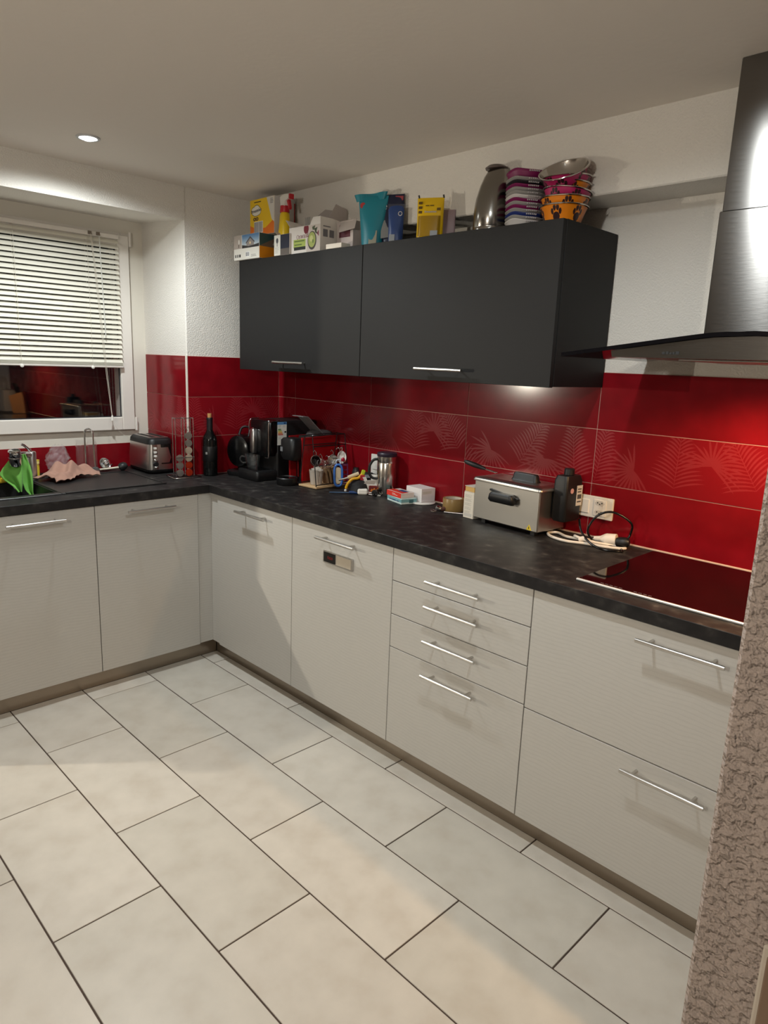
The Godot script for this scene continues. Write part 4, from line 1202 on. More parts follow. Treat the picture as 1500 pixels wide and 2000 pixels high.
	part(b1, "frame", tube(curve([Vector3(0, 0.052, 0), Vector3(0.016, 0.04, 0), Vector3(0.019, 0.0, 0), Vector3(0.015, -0.04, 0), Vector3(0, -0.05, 0), Vector3(-0.015, -0.04, 0), Vector3(-0.019, 0.0, 0), Vector3(-0.016, 0.04, 0)], 4, true), 0.006, 8, true), mat("blue plastic", rgb(52, 108, 190), 0.35), Vector3.ZERO, Vector3(-8, 0, 0))
	part(b1, "bristle_pad", prism(round_rect(0.024, 0.078, 0.010), 0.008), mat("bristle beige", rgb(196, 178, 150), 0.7), Vector3.ZERO, Vector3(-8, 0, 0))
	part(b1, "hanging_loop", tube(ring_pts(0.012, 20, Vector3(0, 0.064, -0.008), "z"), 0.0025, 7, true), mat("clear loop", Color(0.8, 0.85, 0.9, 0.5), 0.2))
	var purple := mat("purple plastic", rgb(96, 22, 66), 0.35)
	var b2 := thing("vent_brush", "purple slotted brush leaning behind the blue oval brush", "brush", at.call(0.050, 0.064, 0.088), -34)
	var slots := []
	for q in 5: slots.append([-0.014, 0.014, -0.05 + q * 0.022, -0.044 + q * 0.022, -0.003, 0.003])
	slots += [[-0.019, -0.013, -0.054, 0.05, -0.004, 0.004], [0.013, 0.019, -0.054, 0.05, -0.004, 0.004], [-0.014, 0.014, 0.042, 0.05, -0.003, 0.003]]
	part(b2, "frame", boxes(slots, 0.001), purple, Vector3.ZERO, Vector3(-6, 0, 2))
	part(b2, "knob", lathe([[0.0, -0.01], [0.009, -0.006], [0.010, 0.004], [0.005, 0.011], [0.0, 0.012]], 18), mat("red knob", rgb(170, 28, 52), 0.3), Vector3(-0.008, 0.068, -0.004))
	var dk := thing("dark_bottle", "small dark grey bottle behind the black pouch by the red tiles", "bottle", Vector3(0.545, Y, 0.435))
	part(dk, "body", lathe([[0.0, 0.0], [0.016, 0.0], [0.018, 0.004], [0.018, 0.075], [0.014, 0.088], [0.0, 0.092]], 24), mat("charcoal plastic", rgb(44, 44, 46), 0.4))
	part(dk, "cap", lathe([[0.0145, 0.086], [0.0125, 0.096], [0.0, 0.098]], 20), black)

# ---------------------------------------------------------------- the right-hand run of the worktop
func plain_box(called: String, label: String, category: String, at: Vector3, turn: float, s: Vector3, c: Color, group := "") -> Node3D:
	var t := thing(called, label, category, at, turn, group)
	part(t, "body", bx(s.x, s.y, s.z, 0.001), plain(c, 0.6), Vector3(0, s.y * 0.5, 0))
	return t

func build_right_counter() -> void:
	var Y := 0.8843
	# black pouch with tools on it
	var soft_black := mat("black nylon", rgb(22, 22, 24), 0.7)
	solo("tool_pouch", "low black nylon pouch with a yellow-handled tool lying on it", "pouch", lathe([[0.0, 0.0], [0.06, 0.0], [0.068, 0.012], [0.060, 0.040], [0.035, 0.058], [0.0, 0.062]], 30, Vector2(1.1, 0.75)), soft_black, Vector3(0.478, Y, 0.540), Vector3(0, 40, 0))
	var tl := thing("pliers", "yellow-handled pliers lying across the black pouch", "pliers", Vector3(0.466, Y + 0.058, 0.530), -42)
	part(tl, "handle", tube(curve([Vector3(-0.050, -0.038, 0.035), Vector3(-0.042, -0.016, 0.036), Vector3(-0.022, 0.006, 0.034), Vector3(0.006, 0.012, 0.028), Vector3(0.024, 0.03, 0.02)], 6), 0.0065, 10), mat("yellow grip", rgb(226, 168, 26), 0.45))
	part(tl, "clip", bx(0.018, 0.026, 0.012, 0.003), mat("lime clip", rgb(190, 200, 40), 0.45), Vector3(0.028, 0.036, 0.018), Vector3(0, 0, -20))
	part(tl, "cream_handle", tube([Vector3(-0.042, 0.012, 0.026), Vector3(-0.018, 0.022, 0.022), Vector3(0.008, 0.032, 0.018)], 0.0085, 10), mat("cream grip", rgb(214, 196, 160), 0.5))
	part(tl, "jaw", tube([Vector3(-0.085, 0.0, 0.03), Vector3(-0.06, 0.006, 0.028), Vector3(-0.042, 0.012, 0.026)], 0.005, 8), satin)
	part(tl, "tip", lathe([[0.0, -0.006], [0.006, -0.004], [0.006, 0.004], [0.0, 0.006]], 12), white_plastic, Vector3(-0.052, -0.046, 0.040))
	var gl := thing("cap", "black cap with a grey oval patch lying behind the black pouch", "cap", Vector3(0.545, Y, 0.520))
	part(gl, "crown", lathe([[0.0, 0.0], [0.040, 0.0], [0.044, 0.04], [0.040, 0.066], [0.024, 0.082], [0.0, 0.086]], 28), soft_black)
	part(gl, "patch", prism(round_rect(0.034, 0.018, 0.009), 0.002), mat("grey patch", rgb(130, 130, 132), 0.6), Vector3(-0.026, 0.070, 0.0255), Vector3(-38, -45, 10))
	plain_box("matchbox", "tiny red box between the pliers and the white carton", "box", Vector3(0.468, Y + 0.060, 0.566), -40, Vector3(0.022, 0.024, 0.010), rgb(170, 28, 40))
	# open white carton
	var ct := thing("carton", "opened small white carton with its flap folded up beside the steel jug", "box", Vector3(0.508, Y, 0.596), -44)
	var card := mat("white card", rgb(226, 220, 212), 0.7)
	part(ct, "body", boxes([[-0.03, 0.03, 0.0, 0.045, -0.022, -0.021], [-0.03, 0.03, 0.0, 0.045, 0.021, 0.022], [-0.03, -0.029, 0.0, 0.045, -0.021, 0.021], [0.029, 0.03, 0.0, 0.045, -0.021, 0.021], [-0.03, 0.03, 0.0, 0.001, -0.021, 0.021]], 0.0), card)
	part(ct, "flap", bx(0.058, 0.048, 0.001, 0.0), card, Vector3(0.020, 0.066, 0.016), Vector3(-14, 0, 0))
	part(ct, "flap", bx(0.026, 0.055, 0.001, 0.0), card, Vector3(-0.034, 0.05, 0.010), Vector3(18, -28, 14))
	part(ct, "flap", prism([Vector2(-0.03, 0), Vector2(0.02, 0), Vector2(0.026, 0.03), Vector2(-0.02, 0.022)], 0.001), card, Vector3(-0.012, 0.046, 0.024), Vector3(38, 0, 0))
	var pk := thing("snack_packet", "dark red packet with orange flame print in front of the white carton", "packet", Vector3(0.487, Y, 0.624), -46)
	var pki := img(64, 64, rgb(96, 16, 16))
	poly(pki, [Vector2(6, 40), Vector2(18, 18), Vector2(26, 30), Vector2(38, 10), Vector2(46, 26), Vector2(60, 22), Vector2(44, 46), Vector2(20, 50)], rgb(214, 120, 30))
	part(pk, "packet", bx(0.044, 0.040, 0.010, 0.003), printed("packet print", pki, 0.4), Vector3(0, 0.020, 0))
	var ch := thing("charger", "white plug-in charger with a looped white cable lying on the worktop", "charger", Vector3(0.442, Y, 0.598), -44)
	part(ch, "body", bx(0.046, 0.026, 0.030, 0.005), white_plastic, Vector3(0, 0.0133, 0))
	part(ch, "cable", tube(curve([Vector3(0.022, 0.012, 0.004), Vector3(0.045, 0.010, 0.012), Vector3(0.075, 0.004, 0.022), Vector3(0.083, 0.003, 0.036), Vector3(0.066, 0.003, 0.034), Vector3(0.035, 0.005, 0.020), Vector3(0.028, 0.006, 0.018)], 6), 0.0020, 8), white_plastic)
	var pen := thing("screwdriver", "blue-handled thin screwdriver lying in front of the black pouch", "screwdriver", Vector3(0.425, Y, 0.575), -47)
	part(pen, "blade", tube([Vector3(-0.125, 0.005, 0.014), Vector3(-0.08, 0.0055, 0.012), Vector3(-0.03, 0.006, 0.006)], 0.0032, 8), mat("blue grey steel", rgb(70, 92, 120), 0.4, 0.5))
	part(pen, "grip", tube([Vector3(-0.034, 0.0075, 0.006), Vector3(0.0, 0.0075, 0.003), Vector3(0.045, 0.0075, 0.0)], 0.0068, 10), mat("blue grip", rgb(30, 62, 112), 0.4))
	part(pen, "end_cap", tube([Vector3(0.046, 0.0075, 0.0), Vector3(0.055, 0.0075, 0.0), Vector3(0.062, 0.0075, 0.0)], 0.006, 10), mat("copper cap", rgb(150, 76, 52), 0.4))
	var pl := thing("power_plug", "black power plug with two bright pins at the foot of the steel jug", "plug", Vector3(0.452, Y, 0.668), -45)
	part(pl, "body", lathe([[0.0, -0.014], [0.013, -0.013], [0.015, 0.0], [0.011, 0.014], [0.005, 0.024], [0.0, 0.025]], 20), black, Vector3(0, 0.0155, -0.012), Vector3(-82, 0, 0))
	for x in [-0.007, 0.007]: part(pl, "pin", tube([Vector3(x, 0.014, 0.0), Vector3(x, 0.0135, 0.008), Vector3(x, 0.013, 0.016)], 0.0026, 10), chrome)
	part(pl, "cable", tube(curve([Vector3(0, 0.018, -0.034), Vector3(0.012, 0.02, -0.06), Vector3(0.05, 0.006, -0.045), Vector3(0.09, 0.004, -0.02), Vector3(0.12, 0.004, -0.03)], 6), 0.0032, 8), black)
	var sw := thing("wall_plate", "white switch plate on the red tiles half hidden behind the steel jug", "switch", Vector3(0.5938, 1.005, 0.5365))
	part(sw, "plate", bx(0.008, 0.096, 0.080, 0.002), white_plastic, Vector3(-0.0042, 0, 0))
	part(sw, "rocker", bx(0.005, 0.05, 0.05, 0.0015), white_plastic, Vector3(-0.0095, 0, 0))
	# steel jug
	var jg := thing("steel_jug", "tall cylindrical brushed steel jug with a dark lid and black handle", "jug", Vector3(0.530, Y, 0.662), -45)
	var jsteel := mat("jug steel", rgb(224, 219, 212), 0.2, 1.0)
	part(jg, "body", lathe([[0.0, 0.0], [0.042, 0.0], [0.044, 0.003], [0.044, 0.150], [0.0432, 0.152], [0.044, 0.154], [0.044, 0.182], [0.0, 0.182]], 48), jsteel)
	part(jg, "lid", lathe([[0.0445, 0.180], [0.0465, 0.183], [0.0465, 0.193], [0.043, 0.198], [0.0, 0.199]], 48), mat("plum lid", rgb(44, 34, 48), 0.4))
	part(jg, "handle", tube(curve([Vector3(-0.043, 0.165, 0.0), Vector3(-0.062, 0.160, 0.0), Vector3(-0.078, 0.135, 0.0), Vector3(-0.080, 0.10, 0.0), Vector3(-0.066, 0.078, 0.0), Vector3(-0.044, 0.074, 0.0)], 6), 0.0062, 12), black)
	# two flat boxes on each other, the white box behind, its round pad
	var tb := plain_box("medicine_box", "teal and white flat box under the red and white one", "box", Vector3(0.474, Y, 0.820), -105, Vector3(0.122, 0.025, 0.078), rgb(196, 214, 212))
	part(tb, "print_band", bx(0.1224, 0.014, 0.0784, 0.0), mat("teal print", rgb(120, 168, 172), 0.6), Vector3(0, 0.0155, 0))
	part(tb, "print_line", boxes([[-0.042, -0.022, -0.002, 0.002, 0, 0.0005], [-0.018, 0.014, -0.0025, 0.0025, 0, 0.0005], [0.020, 0.040, -0.002, 0.002, 0, 0.0005]], 0.0), mat("navy print", rgb(44, 70, 120), 0.5), Vector3(0.0, 0.011, 0.0394))
	part(tb, "code_patch", bx(0.0006, 0.014, 0.022, 0.0), mat("teal dark", rgb(60, 104, 110), 0.6), Vector3(0.0615, 0.012, -0.012))
	var rb := plain_box("medicine_box", "red and white flat box on top of the teal one", "box", Vector3(0.472, Y + 0.0253, 0.812), -102, Vector3(0.112, 0.022, 0.070), rgb(214, 200, 192))
	part(rb, "front_print", bx(0.1126, 0.0216, 0.0006, 0.0), mat("signal red", rgb(214, 52, 38), 0.5), Vector3(0, 0.011, 0.0352))
	part(rb, "top_print", bx(0.108, 0.0006, 0.034, 0.0), mat("signal red", rgb(214, 52, 38), 0.5), Vector3(0, 0.0222, 0.012))
	part(rb, "top_print", bx(0.05, 0.0006, 0.026, 0.0), mat("navy print", rgb(44, 50, 80), 0.5), Vector3(0.01, 0.0228, -0.008))
	part(rb, "print_line", boxes([[-0.012, 0.012, 0.002, 0.0035, 0, 0.0004], [-0.012, 0.030, -0.003, -0.0015, 0, 0.0004]], 0.0), white_plastic, Vector3(0.0, 0.011, 0.0356))
	var wb := plain_box("box", "white small carton with a dark picture on top, on a white disc", "box", Vector3(0.550, Y + 0.0065, 0.862), -98, Vector3(0.108, 0.060, 0.078), rgb(222, 216, 214))
	part(wb, "top_print", bx(0.055, 0.0006, 0.055, 0.0), mat("dark picture", rgb(96, 60, 66), 0.5), Vector3(0.0, 0.0583, 0.0))
	part(wb, "side_print", bx(0.0006, 0.012, 0.05, 0.0), mat("faint print", rgb(206, 200, 190), 0.6), Vector3(0.0542, 0.042, 0.008))
	solo("round_pad", "round white disc lying under the small white carton", "disc", lathe([[0.0, 0.0], [0.056, 0.0], [0.058, 0.002], [0.058, 0.005], [0.056, 0.0062], [0.0, 0.0062]], 40), white_plastic, Vector3(0.534, Y, 0.890))
	var tp := thing("tape_roll", "roll of brown packing tape standing on its side near the red tiles", "tape", Vector3(0.528, Y, 1.072))
	part(tp, "tape", lathe([[0.036, 0.0], [0.045, 0.0], [0.0455, 0.001], [0.0455, 0.051], [0.045, 0.052], [0.036, 0.052], [0.036, 0.0]], 48), mat("brown tape", rgb(140, 112, 66), 0.35))
	part(tp, "core", lathe([[0.033, 0.0], [0.0358, 0.0], [0.0358, 0.0515], [0.033, 0.0515], [0.033, 0.0]], 48), mat("card core", rgb(196, 184, 166), 0.8))
	var ky := thing("key_fob", "keys on a ring with a brown leather fob in front of the tape roll", "keys", Vector3(0.462, Y, 1.045), -40)
	part(ky, "fob", bx(0.040, 0.016, 0.018, 0.005), mat("brown leather", rgb(92, 54, 40), 0.6), Vector3(0.028, 0.0095, -0.004), Vector3(0, 8, 12))
	part(ky, "clasp", lathe([[0.0, -0.012], [0.009, -0.010], [0.0105, 0.0], [0.008, 0.010], [0.0, 0.012]], 20), chrome, Vector3(0.0, 0.0115, 0.004), Vector3(0, 0, 70))
	part(ky, "ring", tube(ring_pts(0.011, 22, Vector3(-0.020, 0.004, 0.008)), 0.0016, 7, true), chrome, Vector3.ZERO, Vector3(4, 0, 6))
	part(ky, "ring", tube(ring_pts(0.008, 20, Vector3(-0.026, 0.006, 0.014)), 0.0013, 7, true), chrome, Vector3.ZERO, Vector3(10, 0, -5))
	solo("metal_pen", "thin silver pen lying in front of the tape roll", "pen", tube([Vector3(-0.055, 0, 0), Vector3(0, 0, 0), Vector3(0.055, 0, 0)], 0.0035, 10), satin, Vector3(0.478, Y + 0.0036, 1.135), Vector3(0, -62, 0))
	# carton and paperback next to the fryer
	var bk := thing("food_carton", "tall cream carton covered in fine print at the left side of the fryer", "box", Vector3(0.505, Y, 1.213), -4)
	var bki := img(80, 160, rgb(222, 212, 196))
	for q in 5: lines_of_print(bki, 8, 12 + q * 26, 62, 5, 4, rgb(150, 142, 132), 20 + q)
	bki.fill_rect(Rect2i(6, 132, 66, 20), rgb(196, 190, 180))
	part(bk, "body", bx(0.10, 0.105, 0.054, 0.001), mat("cream card", rgb(222, 212, 196), 0.7), Vector3(0, 0.0526, 0))
	part(bk, "front_print", bx(0.050, 0.102, 0.0006, 0.0), printed("fine print", bki, 0.6), Vector3(-0.0503, 0.0526, 0), Vector3(0, -90, 0))
	var bo := thing("paperback", "small paperback with yellowed edges lying on the cream carton", "book", Vector3(0.508, Y + 0.1055, 1.215), -8)
	part(bo, "pages", bx(0.098, 0.020, 0.052, 0.001), mat("yellowed paper", rgb(206, 164, 96), 0.85), Vector3(0, 0.0125, 0))
	part(bo, "cover", boxes([[-0.051, 0.051, 0.0226, 0.0242, -0.0275, 0.0275], [-0.051, 0.051, 0.0005, 0.0022, -0.0275, 0.0275]], 0.0004), mat("book cover", rgb(226, 218, 204), 0.5))

	# deep fryer
	var f := thing("deep_fryer", "stainless steel deep fryer with lid, black handles and a control box", "fryer", Vector3(0.500, Y, 1.424), -4.5)
	part(f, "body", bx(0.162, 0.152, 0.316, 0.004), mat("fryer steel", rgb(200, 196, 189), 0.34, 1.0), Vector3(0, 0.092, -0.008))
	for x in [-0.06, 0.06]:
		for z in [-0.12, 0.12]: part(f, "foot", bx(0.02, 0.016, 0.02, 0.001), black, Vector3(x, 0.008, z))
	part(f, "lid", rounded_loft([[0.166, 0.176, 0.330, 0.012], [0.170, 0.178, 0.332, 0.013], [0.178, 0.170, 0.324, 0.012], [0.183, 0.12, 0.26, 0.03]]), mat("fryer steel", rgb(200, 196, 189), 0.34, 1.0), Vector3(0, 0, -0.008))
	part(f, "lid_handle", rounded_loft([[0.182, 0.040, 0.124, 0.012], [0.190, 0.032, 0.116, 0.012], [0.208, 0.026, 0.108, 0.010], [0.212, 0.022, 0.10, 0.010]]), black, Vector3(0.0, 0, 0.018))
	part(f, "front_handle", rounded_loft([[-0.010, 0.016, 0.112, 0.008], [0.0, 0.034, 0.122, 0.012], [0.020, 0.036, 0.112, 0.012], [0.028, 0.026, 0.100, 0.010]]), black, Vector3(-0.096, 0.110, -0.012))
	part(f, "handle_bracket", bx(0.012, 0.008, 0.138, 0.002), black, Vector3(-0.086, 0.133, -0.012), Vector3(8, 0, 0))
	part(f, "warning_sign", prism([Vector2(-0.012, 0), Vector2(0.012, 0), Vector2(0, 0.021)], 0.0008), mat("warning yellow", rgb(226, 196, 40), 0.5), Vector3(-0.0815, 0.021, 0.112), Vector3(0, -90, 0))
	part(f, "warning_mark", bx(0.0006, 0.009, 0.003, 0.0), black, Vector3(-0.0823, 0.029, 0.112))
	part(f, "basket_wire", tubes([[Vector3(0.02, 0.188, -0.150), Vector3(0.014, 0.193, -0.175), Vector3(0.008, 0.198, -0.205)], [Vector3(0.03, 0.188, -0.150), Vector3(0.022, 0.193, -0.175), Vector3(0.012, 0.198, -0.205)]], 0.0022, 7), chrome)
	part(f, "basket_handle", rounded_loft([[0.0, 0.010, 0.010, 0.004], [0.012, 0.018, 0.014, 0.006], [0.05, 0.024, 0.019, 0.008], [0.088, 0.020, 0.017, 0.007], [0.100, 0.010, 0.010, 0.004]]), black, Vector3(0.012, 0.197, -0.200), Vector3(-78, 12, 0))
	var cb := part(f, "control_box", rounded_loft([[0.036, 0.092, 0.05, 0.010], [0.045, 0.100, 0.06, 0.012], [0.185, 0.100, 0.06, 0.012], [0.203, 0.090, 0.05, 0.014]]), black, Vector3(0.034, 0.024, 0.184))
	part(cb, "dial", lathe([[0.0, 0.0], [0.019, 0.0], [0.018, 0.020], [0.015, 0.023], [0.0, 0.023]], 28), black, Vector3(0.0, 0.205, 0.0))
	part(cb, "rating_label", bx(0.034, 0.075, 0.0008, 0.0), mat("pale label", rgb(206, 204, 198), 0.5), Vector3(0.030, 0.130, 0.0305))
	part(cb, "label_text", boxes([[-0.012, 0.012, -0.025, -0.02, 0, 0.0006], [-0.012, 0.012, -0.012, 0.004, 0, 0.0006], [-0.012, 0.008, 0.012, 0.016, 0, 0.0006], [-0.012, 0.010, 0.022, 0.026, 0, 0.0006]], 0.0), mat("label ink", rgb(70, 68, 70), 0.6), Vector3(0.030, 0.130, 0.0310))
	part(cb, "round_seal", lathe([[0.0, 0.0], [0.0095, 0.0], [0.0095, 0.0008], [0.0, 0.0008]], 24), mat("pink seal", rgb(206, 160, 158), 0.5), Vector3(-0.016, 0.150, 0.0302), Vector3(90, 0, 0))
	# socket, extension lead and the fryer's own cord
	var so := thing("socket_plate", "white double wall plate with a rocker switch and Swiss socket right of the fryer", "socket", Vector3(0.5938, 0.998, 1.679))
	part(so, "plate", bx(0.009, 0.080, 0.160, 0.002), white_plastic, Vector3(-0.0047, 0, 0))
	part(so, "rocker", bx(0.005, 0.050, 0.050, 0.0012), white_plastic, Vector3(-0.0105, 0.0, -0.038))
	part(so, "socket_insert", bx(0.004, 0.060, 0.050, 0.0012), white_plastic, Vector3(-0.0095, 0.0, 0.030))
	for y in [0.018, -0.016]:
		var hx := part(so, "socket_recess", prism([Vector2(-0.019, 0), Vector2(-0.012, 0.008), Vector2(0.012, 0.008), Vector2(0.019, 0), Vector2(0.012, -0.008), Vector2(-0.012, -0.008)], 0.0016), mat("socket shade", rgb(206, 200, 190), 0.5), Vector3(-0.0118, y, 0.030), Vector3(0, -90, 0))
		for q in [[-0.0085, 0.001], [0.0085, 0.001], [0.0, -0.0035]]: part(hx, "pin_hole", lathe([[0.0, 0.0], [0.0024, 0.0], [0.0024, 0.0006], [0.0, 0.0006]], 12), black, Vector3(q[0], q[1], 0.0010), Vector3(90, 0, 0))
	var wl := thing("extension_lead", "white extension lead coiled on the worktop, its socket end holding a black plug", "cable", Vector3(0, Y, 0))
	var cream := mat("white rubber", rgb(224, 214, 200), 0.5)
	part(wl, "lead", tube(curve([Vector3(0.512, 0.014, 1.745), Vector3(0.490, 0.010, 1.70), Vector3(0.496, 0.006, 1.635), Vector3(0.520, 0.0065, 1.585), Vector3(0.492, 0.0055, 1.562), Vector3(0.452, 0.0055, 1.60), Vector3(0.436, 0.0055, 1.668), Vector3(0.462, 0.0055, 1.735), Vector3(0.475, 0.0055, 1.795), Vector3(0.500, 0.0055, 1.845), Vector3(0.520, 0.0055, 1.850), Vector3(0.505, 0.007, 1.80), Vector3(0.470, 0.015, 1.74), Vector3(0.470, 0.020, 1.695), Vector3(0.495, 0.016, 1.67)], 8), 0.0052, 10), cream)
	part(wl, "socket_end", lathe([[0.0, -0.045], [0.009, -0.044], [0.011, -0.022], [0.019, -0.006], [0.021, 0.0], [0.021, 0.034], [0.0, 0.035]], 24), cream, Vector3(0.518, 0.0225, 1.782), Vector3(0, 12, 0) + Vector3(84, 0, 0))
	part(wl, "tie", lathe([[0.008, -0.012], [0.010, -0.010], [0.010, 0.010], [0.008, 0.012]], 16), cream, Vector3(0.468, 0.017, 1.715), Vector3(70, 20, 0))
	var fc := thing("fryer_cord", "black power cord looping from the fryer into the white extension socket", "cable", Vector3(0, Y, 0))
	part(fc, "cord", tube(curve([Vector3(0.512, 0.075, 1.672), Vector3(0.484, 0.040, 1.700), Vector3(0.452, 0.014, 1.755), Vector3(0.440, 0.0045, 1.812), Vector3(0.470, 0.0045, 1.862), Vector3(0.505, 0.0045, 1.835), Vector3(0.492, 0.010, 1.755), Vector3(0.478, 0.05, 1.728), Vector3(0.490, 0.105, 1.752), Vector3(0.520, 0.122, 1.795), Vector3(0.548, 0.090, 1.850), Vector3(0.556, 0.048, 1.848), Vector3(0.548, 0.030, 1.842)], 8), 0.0040, 10), gloss_black)
	part(fc, "plug", lathe([[0.0, -0.020], [0.016, -0.019], [0.0185, -0.008], [0.0185, 0.012], [0.012, 0.024], [0.0, 0.026]], 22), black, Vector3(0.523, 0.0225, 1.838), Vector3(84, 12, 0))
	# things on the part of the worktop that only the window pane mirrors
	var kb := thing("knife_block", "wooden knife block with dark handles mirrored in the window, behind the near wall stub", "knife block", Vector3(0.50, Y, 2.86), -60)
	part(kb, "block", prism([Vector2(-0.05, 0), Vector2(0.06, 0), Vector2(0.09, 0.16), Vector2(-0.03, 0.20)], 0.10, "x"), mat("block wood", rgb(176, 122, 70), 0.55), Vector3(0, 0, 0))
	for q in 5: part(kb, "knife_handle", tube([Vector3(-0.035 + q * 0.0175, 0.175, 0.02), Vector3(-0.035 + q * 0.0175, 0.22, 0.035), Vector3(-0.035 + q * 0.0175, 0.28, 0.052)], 0.007, 8), black)
	var tub := thing("utensil_crate", "grey ribbed crate with wire whisks mirrored in the window, behind the near wall stub", "crate", Vector3(0.47, Y, 3.17), -10)
	part(tub, "crate", boxes([[-0.08, 0.08, 0, 0.004, -0.10, 0.10], [-0.08, -0.076, 0.004, 0.20, -0.10, 0.10], [0.076, 0.08, 0.004, 0.20, -0.10, 0.10], [-0.076, 0.076, 0.004, 0.20, -0.10, -0.096], [-0.076, 0.076, 0.004, 0.20, 0.096, 0.10]], 0.001), mat("crate grey", rgb(170, 168, 168), 0.6))
	part(tub, "whisk", tubes([curve([Vector3(0, 0.1, 0), Vector3(-0.03, 0.24, 0.02), Vector3(0, 0.33, 0.03), Vector3(0.03, 0.24, 0.02), Vector3(0, 0.1, 0)], 5), curve([Vector3(0, 0.1, 0.03), Vector3(0, 0.24, 0.08), Vector3(0, 0.32, 0.05), Vector3(0.01, 0.24, 0.01), Vector3(0, 0.1, 0.03)], 5)], 0.0022, 6), chrome)
	var ob := thing("oil_bottle", "dark oil bottle mirrored in the window beside the knife block", "bottle", Vector3(0.53, Y, 3.02))
	part(ob, "body", lathe([[0.0, 0.0], [0.032, 0.0], [0.034, 0.004], [0.034, 0.15], [0.014, 0.19], [0.013, 0.24], [0.0, 0.241]], 28), mat("dark bottle glass", rgb(12, 14, 14), 0.08))
	part(ob, "cap", lathe([[0.0145, 0.238], [0.0145, 0.262], [0.0, 0.263]], 20), chrome)

# ---------------------------------------------------------------- things on top of the wall cupboards
func paw(im: Image, cx: float, cy: float, s: float, c: Color) -> void:
	disc(im, cx, cy + s * 0.5, s * 0.95, s * 0.75, c)
	for e in [[-1.05, -0.35], [-0.4, -0.95], [0.4, -0.95], [1.05, -0.35]]: disc(im, cx + e[0] * s, cy + e[1] * s, s * 0.36, s * 0.5, c)

